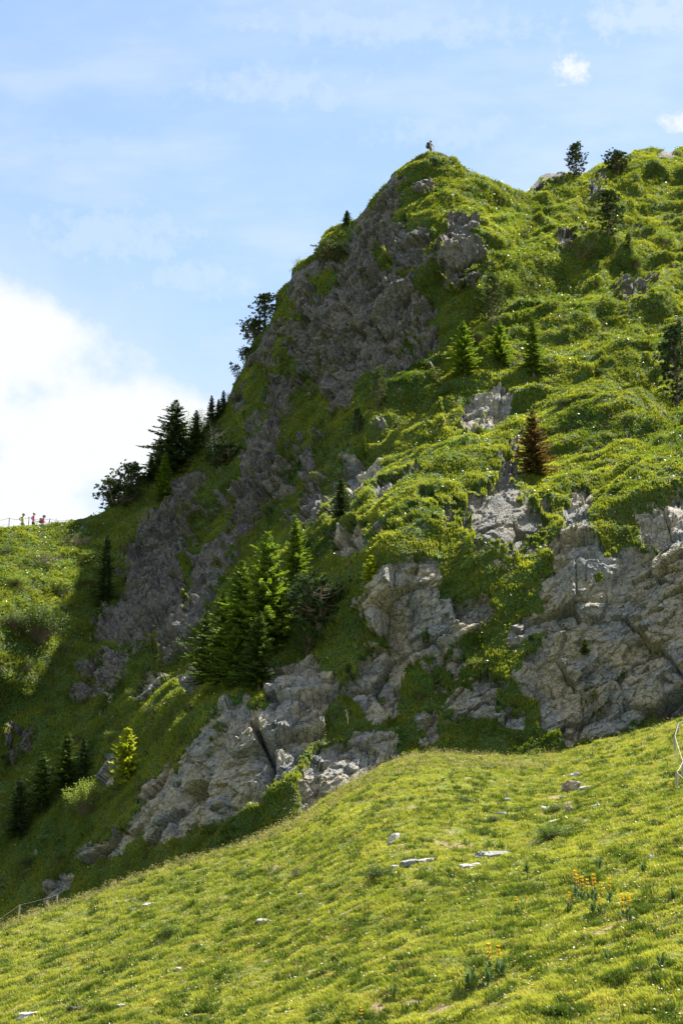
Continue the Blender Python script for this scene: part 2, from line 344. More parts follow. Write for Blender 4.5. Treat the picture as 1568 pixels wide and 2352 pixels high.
# the deep crack in the pale wall
ck = np.array([(580,1650),(600,1700),(625,1740),(612,1800),(605,1850)], float)
cd = np.abs(GX - np.interp(GY, ck[:, 1], ck[:, 0])) + np.where((GY > 1650) & (GY < 1860), 0, 60)
disp -= 2.2 * np.exp(-(cd / 7) ** 2)
PD = P + N * disp[..., None]
PD[..., 2] += (1 - rockm) * hum * .30 * fade_edge
mount_base = PD.copy()
# ---- over the ridge and down the far side
back = []
edge = PD[-1]
for i, (dy, dz) in enumerate([(.5, -.1), (1.5, -.9), (4, -3.5), (9, -9), (18, -20), (34, -40), (60, -70)]):
    b = edge.copy(); b[:, 1] += dy; b[:, 2] += dz
    b += (fbm(b * .2 + i, 3)[:, None]) * min(1.5, .15 * (i + 1)) * np.array([0, 1, .6])
    back.append(b)
ALL = np.concatenate([PD, np.array(back)], 0)
def ext(a, v=None):
    tail = np.repeat(a[-1:], len(back), 0) if v is None else np.full((len(back), a.shape[1]), v)
    return np.concatenate([a, tail], 0)
nr, nc = ALL.shape[:2]
idx = np.arange(nr * nc).reshape(nr, nc)
quads = np.stack([idx[:-1, :-1], idx[:-1, 1:], idx[1:, 1:], idx[1:, :-1]], -1).reshape(-1, 4)
AT = dict(rock=ext(rock).ravel(), lime=ext(kind_l).ravel(), scree=ext(scree, 0).ravel(), hum=ext(hum).ravel())
me = np_mesh('mountain', ALL.reshape(-1, 3), quads, AT)

def mat_mountain():
    t = NT('mountain_rock_and_turf'); pos = t.pos()
    rk_ = t.attr('rock'); li = t.attr('lime'); sc = t.attr('scree')
    nz = t.noise(pos, 2.6, 5, .65)
    rf = t.ramp(t.math('ADD', rk_, t.math('MULTIPLY', t.math('SUBTRACT', nz, .5), .9)), .44, .58)
    # conglomerate: purple-grey to tan with pale pebbles
    n1 = t.noise(pos, .5, 4); n2 = t.noise(pos, 3.5, 6, .7); n3 = t.noise(t.mapv(pos, (1.6, 1.6, .5)), .9, 4, .6)
    c = t.mix(t.ramp(n2, .3, .7), (.060, .056, .054), (.205, .188, .175))
    c = t.mix(t.ramp(n1, .42, .62), c, (.165, .145, .13))
    c = t.mix(t.math('MULTIPLY', t.ramp(n3, .52, .66), .6), c, (.13, .145, .17))
    vo = t.n('ShaderNodeTexVoronoi', ins={'Vector': pos, 'Scale': 4.5})
    peb = t.math('MULTIPLY', t.ramp(vo.outputs['Distance'], .26, .12), t.ramp(t.n('ShaderNodeSeparateColor', ins={0: vo.outputs['Color']}).outputs[0], .62, .8))
    c = t.mix(t.math('MULTIPLY', peb, .75), c, (.42, .42, .41))
    # limestone: tan and blue-grey with bedding streaks
    br = t.n('ShaderNodeMapping', ins={0: pos, 2: (0, math.radians(27), 0), 3: (.35, .5, 2.6)}).outputs[0]
    s1 = t.noise(br, 1.3, 5, .6); s2 = t.noise(pos, .42, 4, .6); s3 = t.noise(pos, 5.0, 5, .7); s4 = t.noise(br, 3.6, 4, .6)
    l = t.mix(t.ramp(s2, .4, .62), (.34, .29, .205), (.20, .21, .22))
    l = t.mix(t.ramp(s1, .45, .72), l, (.32, .295, .245))
    l = t.mix(t.math('MULTIPLY', t.ramp(s4, .55, .7), .5), l, (.12, .13, .15))
    l = t.mix(t.math('MULTIPLY', t.ramp(s3, .55, .75), .45), l, (.36, .345, .32))
    l = t.mix(t.math('MULTIPLY', t.ramp(s3, .47, .3), .55), l, (.12, .105, .085))
    rc = t.mix(li, c, l)
    wp = t.n('ShaderNodeVectorMath', operation='ADD', ins={0: pos, 1: t.n('ShaderNodeTexNoise', ins={'Vector': pos, 'Scale': 1.2, 'Detail': 3.0}).outputs['Color']}).outputs[0]
    jn = t.n('ShaderNodeTexVoronoi', feature='DISTANCE_TO_EDGE', ins={'Vector': t.n('ShaderNodeMapping', ins={0: wp, 2: (0, math.radians(24), 0), 3: (.8, .8, 1.5)}).outputs[0], 'Scale': .75}).outputs[0]
    rc = t.mix(t.math('MULTIPLY', t.ramp(jn, .035, .0), .5), rc, (.03, .028, .022))
    st = t.noise(t.mapv(pos, (1.3, 1.3, .16)), 1.1, 4, .6)
    rc = t.mix(t.math('MULTIPLY', t.ramp(st, .54, .68), .55), rc, (.085, .085, .088))
    rc = t.mix(t.math('MULTIPLY', sc, .6), rc, (.125, .118, .105))
    # turf
    g1 = t.noise(pos, 1.1, 4, .6); g2 = t.noise(pos, 6, 4, .7); g3 = t.noise(pos, .17, 3)
    g = t.mix(t.ramp(g2, .3, .7), (.018, .045, .008), (.055, .115, .018))
    g = t.mix(t.math('MULTIPLY', t.ramp(g1, .52, .72), .65), g, (.085, .062, .030))
    g = t.mix(t.math('MULTIPLY', t.ramp(g3, .45, .65), .4), g, (.10, .125, .030))
    col = t.mix(rf, g, rc)
    hgt = t.math('ADD', t.math('MULTIPLY', n2, .6), t.math('MULTIPLY', t.noise(pos, 11, 4, .7), .4))
    cr = t.n('ShaderNodeTexVoronoi', feature='DISTANCE_TO_EDGE', ins={'Vector': t.mapv(pos, (1, 1, .7)), 'Scale': 2.4}).outputs[0]
    hgt = t.math('ADD', hgt, t.math('MULTIPLY', t.ramp(cr, 0, .08), .35))
    bp = t.n('ShaderNodeBump', ins={'Strength': 1.0, 'Distance': .22, 'Height': hgt})
    p = t.n('ShaderNodeBsdfPrincipled', ins={'Base Color': col, 'Roughness': .85, 'Specular IOR Level': .25, 'Normal': bp.outputs[0]})
    return t.out(p.outputs[0])
M_MOUNT = mat_mountain()
fr_ = ext(rock).ravel()[quads[:, 0]]; me.polygons.foreach_set('use_smooth', fr_ < .5)      # broken stone keeps its hard facets
mountain = tag(put('mountain', me, M_MOUNT), kind='structure')

# ================================================================== FOREGROUND MEADOW
CREST = [(-900,2420),(-300,2240),(-60,2158),(0,2132),(50,2108),(120,2085),(200,2062),(300,2020),(400,1985),(500,1958),(560,1938),(600,1920),(650,1897),(700,1868),(740,1838),(770,1817),(810,1795),(850,1771),(900,1748),(950,1735),(1000,1728),(1050,1732),(1130,1738),(1200,1740),(1260,1738),(1300,1730),(1350,1712),(1400,1696),(1450,1684),(1500,1668),(1568,1646),(1700,1610),(2500,1450)]
CRX, CRY = np.array(CREST, float).T
mx_ = axis([(-3300, -900, 80), (-900, -480, 14), (-480, -60, 6), (-60, 1640, 3.6), (1640, 2080, 6), (2080, 2500, 14), (2500, 5200, 80)])
NRM = 460
cy_ = np.interp(mx_, CRX, CRY)
k_ = np.ones(9) / 9; cy_s = np.convolve(np.pad(cy_, 4, 'edge'), k_, 'valid')
cY = np.interp(mx_, [-900, 0, 400, 850, 1050, 1300, 1568, 2500], [70, 88, 94, 99, 104, 107, 108.5, 105])
a_ = (mx_ - CX) / F; PB = 2440.0
bb = (CY - PB) / F; dyb = cp - bb * sp_; dzb = sp_ + bb * cp
# plane z = 1.3 + .36 x + .255 (y - 48)
Yb = 10.94 / np.clip(.255 + .36 * a_ / dyb - dzb / dyb, .12, 9)
mt = np.linspace(0, 1, NRM)[:, None]
kw = np.ones(61) / 61
hv = lambda a: np.convolve(np.convolve(np.pad(a, 60, 'edge'), kw, 'valid'), kw, 'valid')
cy_h = hv(cy_s); cY = hv(cY)
MY = PB + ((cy_h[None] + (cy_s - cy_h)[None] * mt ** 2.5) - PB) * mt
inv = 1 / Yb[None] + (1 / cY - 1 / Yb)[None] * mt ** 1.0
MYY = 1 / inv
MP = world_pt(np.broadcast_to(mx_, MY.shape), MY, MYY)
fl = MP.reshape(-1, 3)
am = fl[:, 0] * .93 + fl[:, 1] * .37; bm_ = fl[:, 1] * .93 - fl[:, 0] * .37
mh = (perlin(np.stack([am / 9, bm_ / 5, bm_ * 0], -1)) * .45 + fbm(np.stack([am / 3.2, bm_ / 1.3, bm_ * 0 + 5], -1), 3) * .17
      + fbm(np.stack([am / 1.1, bm_ / .5, bm_ * 0 + 8], -1), 3) * .085 + fbm(fl * 1.5, 2) * .04).reshape(MY.shape)
efade = np.clip((1 - mt) / .10, .35, 1)
MP[..., 2] += mh * efade
# behind the crest the ground drops; in front it runs down to the viewer's slope
rows = []
for dy, dz in [(.6, -.15), (1.5, -.7), (3, -1.8), (6, -4.2), (12, -9)]:
    r = MP[-1].copy(); dzz = np.where(mx_ > 1250, dz * .35, dz); r[:, 1] += dy; r[:, 2] += dzz; rows.append(r)
front = []
f0 = MP[0]
for s in (.85, .7, .5, .3, .1, -.1, -.4):
    r = f0.copy(); r[:, 1] = f0[:, 1] * s; r[:, 0] = f0[:, 0] * (.8 + .2 * max(s, 0))
    zz = np.minimum(1.3 + .36 * r[:, 0] + .255 * (r[:, 1] - 48), -1.7); w = min(1, (1 - s) / .8)
    r[:, 2] = (1 - w) * zz + w * -1.8; front.append(r)
MALL = np.concatenate([np.array(front[::-1]), MP, np.array(rows)], 0)
nr2, nc2 = MALL.shape[:2]; idx = np.arange(nr2 * nc2).reshape(nr2, nc2)
quads2 = np.stack([idx[:-1, :-1], idx[:-1, 1:], idx[1:, 1:], idx[1:, :-1]], -1).reshape(-1, 4)
def mat_meadow():
    t = NT('meadow_turf'); pos = t.pos()
    g1 = t.noise(pos, .9, 4, .6); g2 = t.noise(pos, 9, 4, .7); g3 = t.noise(t.n('ShaderNodeMapping', ins={0: pos, 2: (0, 0, math.radians(-21)), 3: (.3, .8, .5)}).outputs[0], .5, 4)
    g = t.mix(t.ramp(g2, .3, .7), (.055, .075, .014), (.15, .175, .03))
    g = t.mix(t.math('MULTIPLY', t.ramp(g1, .5, .7), .6), g, (.17, .17, .04))
    g = t.mix(t.math('MULTIPLY', t.ramp(g3, .5, .7), .5), g, (.20, .22, .045))
    g = t.mix(t.attr('bare'), g, t.mix(g2, (.13, .075, .04), (.30, .22, .14)))
    bp = t.n('ShaderNodeBump', ins={'Strength': .8, 'Distance': .06, 'Height': g2})
    return t.out(t.n('ShaderNodeBsdfPrincipled', ins={'Base Color': g, 'Roughness': .9, 'Specular IOR Level': .15, 'Normal': bp.outputs[0]}).outputs[0])
M_MEADOW = mat_meadow()
BARE = sstep(.62, .8, fbm(fl * np.array([.55, 1.3, .9]) + 200, 4, .6)).reshape(MY.shape)
meadow = tag(put('meadow_ground', np_mesh('meadow_ground', MALL.reshape(-1, 3), quads2, dict(bare=np.concatenate([np.zeros((7, nc2)), BARE, np.zeros((5, nc2))]).ravel())), M_MEADOW), kind='structure')
# far ground reaching to the horizon, well below everything seen
fg = bmesh.new(); bmesh.ops.create_grid(fg, x_segments=40, y_segments=40, size=2500)
for v in fg.verts: v.co.z = -62 + 14 * mnoise.noise(v.co * .002)
fm = bpy.data.meshes.new('valley_ground'); fg.to_mesh(fm); fg.free()
tag(put('valley_ground', fm, M_MEADOW), kind='structure')

def mount_at(px, py, lift=0.0):
    """displaced surface point nearest the given bearing"""
    c = np.clip(np.searchsorted(gx, px), 1, len(gx) - 1)
    by, sy = bot_y[c], sky_y[c]
    r = int(np.clip((py - by) / (sy - by), 0, 1) * (NR - 1))
    x, y = layout_of(mount_base[max(0, r - 30):r + 31, max(0, c - 12):c + 13].reshape(-1, 3))
    k = np.argmin((x - px) ** 2 + (y - py) ** 2)
    p = mount_base[max(0, r - 30):r + 31, max(0, c - 12):c + 13].reshape(-1, 3)[k]
    return Vector((float(p[0]), float(p[1]), float(p[2]) + lift))
def meadow_at(px, py, lift=0.0):
    c = int(np.clip(np.searchsorted(mx_, px), 1, len(mx_) - 1))
    sub = MP[:, max(0, c - 6):c + 7].reshape(-1, 3); x, y = layout_of(sub)
    p = sub[np.argmin((x - px) ** 2 + (y - py) ** 2)]
    return Vector((float(p[0]), float(p[1]), float(p[2]) + lift))
# ================================================================== GRASS, HERBS, FLOWERS (uncountable growth)
def blades(base, n_bl, L, W, lean_dir, lean, tint, spread=.05, seg=1, fan=.55):
    """base (n,3); returns V,F,tint of n*n_bl bent blades"""
    n = len(base); m = n * n_bl
    B = np.repeat(base, n_bl, 0); Lr = np.repeat(L, n_bl) * RNG.uniform(.55, 1.15, m); T = np.repeat(tint, n_bl) + RNG.normal(0, .05, m)
    ang = RNG.uniform(0, 2 * np.pi, m); out = np.stack([np.cos(ang), np.sin(ang), 0 * ang], -1)
    B = B + out * (RNG.random(m) * spread)[:, None]
    d = out * (RNG.uniform(.1, 1, m) * fan)[:, None] + np.array([0, 0, 1.0]) + np.repeat(lean_dir, n_bl, 0) * lean
    d /= np.linalg.norm(d, axis=1)[:, None]
    sd = np.stack([-np.sin(ang + .9), np.cos(ang + .9), 0 * ang], -1) * (W / 2)
    tipd = d + np.repeat(lean_dir, n_bl, 0) * .5 - np.array([0, 0, .25]); 
    mid = B + d * (Lr * .6)[:, None]; tip = mid + tipd * (Lr * .42)[:, None]
    V = np.stack([B - sd - [0, 0, .03], B + sd - [0, 0, .03], mid + sd * .8, mid - sd * .8, tip], 1).reshape(-1, 3)
    i = np.arange(m)[:, None] * 5
    Fc = np.concatenate([i + [0, 1, 2], i + [0, 2, 3], i + [3, 2, 4]], 1).reshape(-1, 3)
    return V, Fc, np.repeat(T, 5)
def sample_grid(PG, weight, n, r0, r1, c0, c1):
    A = PG[r0:r1, c0:c1]
    e1 = A[1:, :-1] - A[:-1, :-1]; e2 = A[:-1, 1:] - A[:-1, :-1]
    ar = np.linalg.norm(np.cross(e1, e2), axis=2) * weight[r0:r1 - 1, c0:c1 - 1]
    p = ar.ravel() / ar.sum(); k = RNG.choice(len(p), n, p=p)
    r, c = np.unravel_index(k, ar.shape); u = RNG.random((n, 1)); v = RNG.random((n, 1))
    a = A[r, c]; return a + (A[r + 1, c] - a) * u + (A[r, c + 1] - a) * v, r + r0, c + c0
cin0, cin1 = np.searchsorted(gx, -470), np.searchsorted(gx, 2070)
gw = (1 - sstep(.38, .56, rock))
gw[:40] *= .3
gw = gw * np.where((GX < -30) | (GX > 1600), .45, 1.0)
facing = np.clip(-(N[..., 1]), .15, 1)
NM = 360000
pt, pr, pc = sample_grid(mount_base, gw, NM, 0, NR, cin0, cin1)
nn_ = N[pr, pc]
down = nn_ * np.array([1, 1, 0]); down /= np.linalg.norm(down, axis=1)[:, None] + 1e-6
lowf = fbm(pt * .35 + 7, 3); hi = fbm(pt * .12 + 70, 2)
tn = .48 + .40 * lowf + .3 * hi + RNG.normal(0, .07, NM)
bunch = np.clip(.6 + 1.0 * perlin(pt * .9 + 3), .25, 1.5)
V, Fc, T = blades(pt, 4, .24 * bunch, .05, down, .55, tn, .09, fan=.35)
M_GRASS = leaf_mat('mountain_grass_blades', (.032, .070, .012), (.29, .335, .052), (.27, .25, .06), .5)
tag(put('mountain_grass', np_mesh('mountain_grass', V, Fc, dict(tint=T), False), M_GRASS), kind='stuff')
# dry brown thatch hanging under the ledges
gl = gw * (hum < -.12) 
pt, pr, pc = sample_grid(mount_base, gl, 14000, 0, NR, cin0, cin1)
dn = N[pr, pc]; dn = dn - np.array([0, 0, 1.5]); dn /= np.linalg.norm(dn, axis=1)[:, None]
V, Fc, T = blades(pt, 4, np.full(len(pt), .30), .05, dn, 1.6, RNG.uniform(0, 1, len(pt)), .1)
M_THATCH = leaf_mat('dry_thatch', (.085, .055, .024), (.17, .13, .05), None, .2)
tag(put('dry_thatch', np_mesh('dry_thatch', V, Fc, dict(tint=T), False), M_THATCH), kind='stuff')
# leafy herbs in drifts
def leaves(base, n_l, size, hgt, tint, up=.6):
    n = len(base); m = n * n_l
    c = np.repeat(base, n_l, 0) + RNG.normal(0, 1, (m, 3)) * np.array([size * 1.6, size * 1.6, hgt * .3]) + [0, 0, hgt * .6]
    a = RNG.normal(0, 1, (m, 3)); a /= np.linalg.norm(a, axis=1)[:, None]
    nrm = RNG.normal(0, .55, (m, 3)) + [0, 0, up + .3]; b = np.cross(nrm, a); b /= np.linalg.norm(b, axis=1)[:, None]; a = np.cross(b, nrm); a /= np.linalg.norm(a, axis=1)[:, None]
    s = size * RNG.uniform(.6, 1.4, (m, 1))
    V = np.stack([c - a * s, c + b * s * .45, c + a * s, c - b * s * .45], 1).reshape(-1, 3)
    i = np.arange(m)[:, None] * 4
    return V, (i + [0, 1, 2, 3]).astype(np.int32), np.repeat(np.repeat(tint, n_l) + RNG.normal(0, .12, m), 4)
drift = sstep(.05, .4, fbm(mount_base.reshape(-1, 3) * .16 + 130, 3)).reshape(GX.shape)
leftz = np.exp(-((GX - 230) / 160) ** 2 - ((GY - 1330) / 140) ** 2) * 1.5 + np.exp(-((GX - 1200) / 150) ** 2 - ((GY - 620) / 160) ** 2) + .12
pt, pr, pc = sample_grid(mount_base, gw * np.clip(drift * .35 + leftz, 0, 1.5) * (GY < 2100), 17000, 0, NR, cin0, cin1)
V, Fc, T = leaves(pt, 7, .075, .26, .5 + .4 * fbm(pt * .4, 2))
M_HERB = leaf_mat('leafy_herbs', (.045, .105, .016), (.18, .26, .035), None, .4, .45, spec=.5)
tag(put('leafy_herbs', np_mesh('leafy_herbs', V, Fc, dict(tint=T), False), M_HERB), kind='stuff')

# ---- meadow 
c0, c1 = np.searchsorted(mx_, -470), np.searchsorted(mx_, 2070)
ones = np.ones(MY.shape)
LOD = (50.0 / MYY) ** 1.3 * (1 - .93 * BARE) * np.where((mx_ < -30) | (mx_ > 1600), .4, 1.0)[None]
NG = 330000
r_lo = np.searchsorted(mt[:, 0], 0.045)
pt, pr, pc = sample_grid(MP, LOD, NG, r_lo, NRM, c0, c1)
lf = fbm(pt * np.array([.35, .6, .5]) + 7, 4); l2 = fbm(pt * .1 + 40, 2)
tn = .52 + .38 * lf + .2 * l2 + RNG.normal(0, .2, NG)
bun = np.clip(.75 + 1.1 * fbm(pt * 1.6 + 20, 3), .18, 1.9)
am2 = pt[:, 0] * .93 + pt[:, 1] * .37; bm2 = pt[:, 1] * .93 - pt[:, 0] * .37
ld = np.tile([-.6, -.4, 0.], (NG, 1)) + RNG.normal(0, .3, (NG, 3)) * [1, 1, 0]
V, Fc, T = blades(pt, 5, .125 * bun, .017, ld, .35, tn, .07)
M_MGRASS = leaf_mat('meadow_grass_blades', (.090, .145, .016), (.36, .385, .070), (.42, .36, .13), .40)
tag(put('meadow_grass', np_mesh('meadow_grass', V, Fc, dict(tint=T), False), M_MGRASS), kind='stuff')
pt, pr, pc = sample_grid(MP, LOD, 16000, r_lo, NRM, c0, c1)
V, Fc, T = blades(pt, 3, .12 * RNG.uniform(.6, 1.4, len(pt)), .014, np.tile([-.4, -.3, 0.], (len(pt), 1)), .5, RNG.uniform(0, 1, len(pt)), .06)
tag(put('dry_stalks', np_mesh('dry_stalks', V, Fc, dict(tint=T), False), leaf_mat('dry_stalks', (.20, .13, .07), (.46, .36, .22), None, .3)), kind='stuff')
# darker ranker tussocks in patches
pw = sstep(.25, .55, fbm(MP.reshape(-1, 3) * np.array([1.0, 1.5, 1.2]) + 77, 4, .65)).reshape(MY.shape) * LOD
pt, pr, pc = sample_grid(MP, pw, 26000, r_lo, NRM, c0, c1)
V, Fc, T = blades(pt, 7, .20 * np.clip(1 + .6 * fbm(pt * 2, 2), .5, 1.6), .02, np.tile([-.4, -.3, 0.], (len(pt), 1)), .25, RNG.uniform(0, .6, len(pt)), .10)
M_TUSS = leaf_mat('tussock_blades', (.035, .070, .012), (.13, .18, .028), None, .35)
tag(put('tussock_grass', np_mesh('tussock_grass', V, Fc, dict(tint=T), False), M_TUSS), kind='stuff')
pt, pr, pc = sample_grid(MP, pw, 16000, r_lo, NRM, c0, c1)
V, Fc, T = leaves(pt, 5, .035, .09, RNG.uniform(0, 1, len(pt)))
tag(put('clover_leaves', np_mesh('clover_leaves', V, Fc, dict(tint=T), False), M_HERB), kind='stuff')
# tall seed heads along the crest and the slope behind it
cr = MP[-26:, c0:c1].reshape(-1, 3); wpx, _ = layout_of(cr)
sel = cr[RNG.choice(len(cr), 2300, p=(lambda q: q / q.sum())(np.where(wpx < 1280, np.where(wpx > 560, 1.6, .8), .35)))] 
V1, F1, T1 = blades(sel, 3, np.full(len(sel), .34), .012, np.tile([-.5, .1, 0.], (len(sel), 1)), .35, RNG.uniform(.4, 1, len(sel)), .08, fan=.35)
M_SEED = leaf_mat('seed_heads', (.12, .13, .04), (.30, .26, .13), None, .35)
tops = V1.reshape(-1, 5, 3)[:, 4]
hv = []; 
for k in range(3): hv.append(np.concatenate([tops + RNG.normal(0, .03, tops.shape)], 0))
hp = np.concatenate(hv, 0)[::2]
V2, F2, T2 = leaves(hp, 1, .035, .0, RNG.uniform(0, 1, len(hp)))
seed = np_mesh('seeding_grass', V1, F1, dict(tint=T1), False)
tag(put('seeding_grass', seed, M_SEED), kind='stuff')
tag(put('grass_seed_heads', np_mesh('grass_seed_heads', V2, F2, dict(tint=T2), False), M_SEED), kind='stuff')
# flower dots
def dots(name, base, size, hgt, c, rough=.8):
    n = len(base); ctr = base + [0, 0, 1.0] * np.full((n, 3), hgt) * np.array([0, 0, 1]) * RNG.uniform(.6, 1.3, (n, 1))
    nrm = RNG.normal(0, .4, (n, 3)) + [0, -.5, 1]; nrm /= np.linalg.norm(nrm, axis=1)[:, None]
    a = np.cross(nrm, [1, .2, 0]); a /= np.linalg.norm(a, axis=1)[:, None]; b = np.cross(nrm, a)
    s = size * RNG.uniform(.6, 1.3, (n, 1)); V = [ctr + nrm * s * .3]
    for k in range(6): V.append(ctr + s * (a * math.cos(k * math.pi / 3) + b * math.sin(k * math.pi / 3)))
    V = np.stack(V, 1).reshape(-1, 3); i = np.arange(n)[:, None] * 7
    Fc = np.concatenate([i + [0, 1 + k, 1 + (k + 1) % 6] for k in range(6)], 1).reshape(-1, 3)
    tag(put(name, np_mesh(name, V, Fc, dict(tint=RNG.random(len(V))), False), leaf_mat(name, c, tuple(min(.95, x * 1.2) for x in c), None, .3)), kind='stuff')
fw = LOD ** .75 * np.clip(.6 + sstep(.0, .4, fbm(MP.reshape(-1, 3) * .25 + 9, 2)).reshape(MY.shape) * .7, 0, 2)
dots('white_flowers', sample_grid(MP, fw, 2600, r_lo, NRM, c0, c1)[0], .019, .12, (.66, .63, .58))
dots('yellow_flowers', sample_grid(MP, fw, 1500, r_lo, NRM, c0, c1)[0], .020, .13, (.75, .50, .03))
dots('pink_flowers', sample_grid(MP, fw, 1300, r_lo, NRM, c0, c1)[0], .022, .12, (.50, .28, .36))
dots('slope_flowers', sample_grid(mount_base, gw * (leftz + .02), 350, 0, NR, cin0, cin1)[0], .04, .34, (.55, .54, .38))
dots('yellow_slope_flowers', sample_grid(mount_base, gw * (np.exp(-((GX - 980) / 200) ** 2 - ((GY - 950) / 110) ** 2) + .05), 700, 0, NR, cin0, cin1)[0], .045, .30, (.72, .48, .04))
# ================================================================== TREES AND SHRUBS
M_BARK = plain('bark', (.16, .12, .09), .95, .4, 6)
M_DEAD = plain('bleached_wood', (.42, .38, .33), .9, .3, 8)
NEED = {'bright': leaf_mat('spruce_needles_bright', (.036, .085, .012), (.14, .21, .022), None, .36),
        'sun_tint': leaf_mat('spruce_needles_sun_tint', (.045, .10, .012), (.18, .265, .026), None, .40),  # lighter green with the sunlight on the spruces put into the needle colour
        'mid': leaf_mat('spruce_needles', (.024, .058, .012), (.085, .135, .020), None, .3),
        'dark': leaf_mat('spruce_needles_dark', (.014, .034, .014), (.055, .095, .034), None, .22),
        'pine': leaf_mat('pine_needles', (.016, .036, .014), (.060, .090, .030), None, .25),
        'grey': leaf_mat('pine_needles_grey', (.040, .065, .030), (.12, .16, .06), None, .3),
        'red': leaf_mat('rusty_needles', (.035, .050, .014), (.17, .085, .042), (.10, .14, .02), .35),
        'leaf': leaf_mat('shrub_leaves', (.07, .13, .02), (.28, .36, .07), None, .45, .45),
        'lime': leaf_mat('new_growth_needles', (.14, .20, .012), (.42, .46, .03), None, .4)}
def spray(mb, p, d, l, wd, rnd):
    s = Vector((rnd.gauss(0, 1), rnd.gauss(0, 1), rnd.gauss(0, .35))); s = (s - d * s.dot(d)); s.normalize()
    m = p + d * (l * .5)
    mb.tint = min(1, max(0, mb.base + rnd.gauss(0, .16)))
    mb.add([p, m + s * wd * .5, p + d * l, m - s * wd * .5], [(0, 1, 2, 3)])
def spruce_mesh(seed, H=10.0, Rr=2.2, lev=34, lop=1.0, gap=.0, bare=.07, skew=0.0):
    rnd = random.Random(seed); tr = MB(); cr = MB(); cr.base = .5
    ph = rnd.random() * 6; pts = []
    for i in range(9):
        z = H * i / 8; pts.append((math.sin(z * .4 + ph) * .08 + skew * (z / H) ** 1.5, math.cos(z * .3 + ph) * .08, z - .5 * (i == 0)))
    tr.tube(pts, [.17 * (1 - i / 8.3) + .012 for i in range(9)], 7)
    for lv in range(lev):
        t = lv / (lev - 1); z = H * (bare + (1 - bare) * t ** .92)
        prof = (1 - t) ** .8 * (.85 + .25 * math.sin(lv * 1.7 + ph)) + .035
        if t < .12: prof *= .65 + t * 3
        nb = rnd.randint(7, 9) if t < .9 else 5
        a0 = rnd.random() * 6.28
        for b in range(nb):
            a = a0 + b * 6.283 / nb + rnd.gauss(0, .2)
            if rnd.random() < gap + .18 * (math.sin(a * 2 + lv * .55 + ph) > .55): continue
            L = Rr * prof * rnd.uniform(.6, 1.18) * (1 + .18 * math.cos(a - ph)) * lop
            ou = Vector((math.cos(a), math.sin(a), 0)); base = Vector((skew * (z / H) ** 1.5, 0, z + rnd.uniform(-.12, .12)))
            rise = .55 * (t - .45)
            def pt(s): return base + ou * (L * s) + Vector((0, 0, L * (rise * s - .22 * s + .30 * s * s)))
            if L > .5: tr.tube([pt(0), pt(.5), pt(.9)], [.025, .014, .006], 4, False)
            n = max(3, int(L / .085)); cr.base = .30 + .35 * rnd.random()
            for k in range(n):
                s = (k + .6) / n; p = pt(s); dr = (pt(min(1, s + .05)) - pt(s - .05)).normalized()
                w = (1 - s * .6) * (.30 + .13 * L)
                cr.base += .012
                for sg in (-1, 1):
                    sd = Vector((-ou.y, ou.x, 0)) * sg
                    dd = (dr * .75 + sd * rnd.uniform(.6, 1.1) + Vector((0, 0, rnd.uniform(-.35, .12)))).normalized()
                    spray(cr, p, dd, w * rnd.uniform(.7, 1.2), .14 + .08 * w, rnd)
                if rnd.random() < .45: spray(cr, p, (dr + Vector((0, 0, rnd.uniform(-.9, .7)))).normalized(), .22, .09, rnd)
            spray(cr, pt(.95), (ou + Vector((0, 0, .3))).normalized(), .26, .09, rnd)
    cr.base = .7
    for k in range(12): spray(cr, Vector((skew, 0, H - rnd.random() * .5)), Vector((rnd.gauss(0, .5), rnd.gauss(0, .5), 1)).normalized(), .24, .06, rnd)
    return tr.mesh('trunk'), cr.mesh('crown')
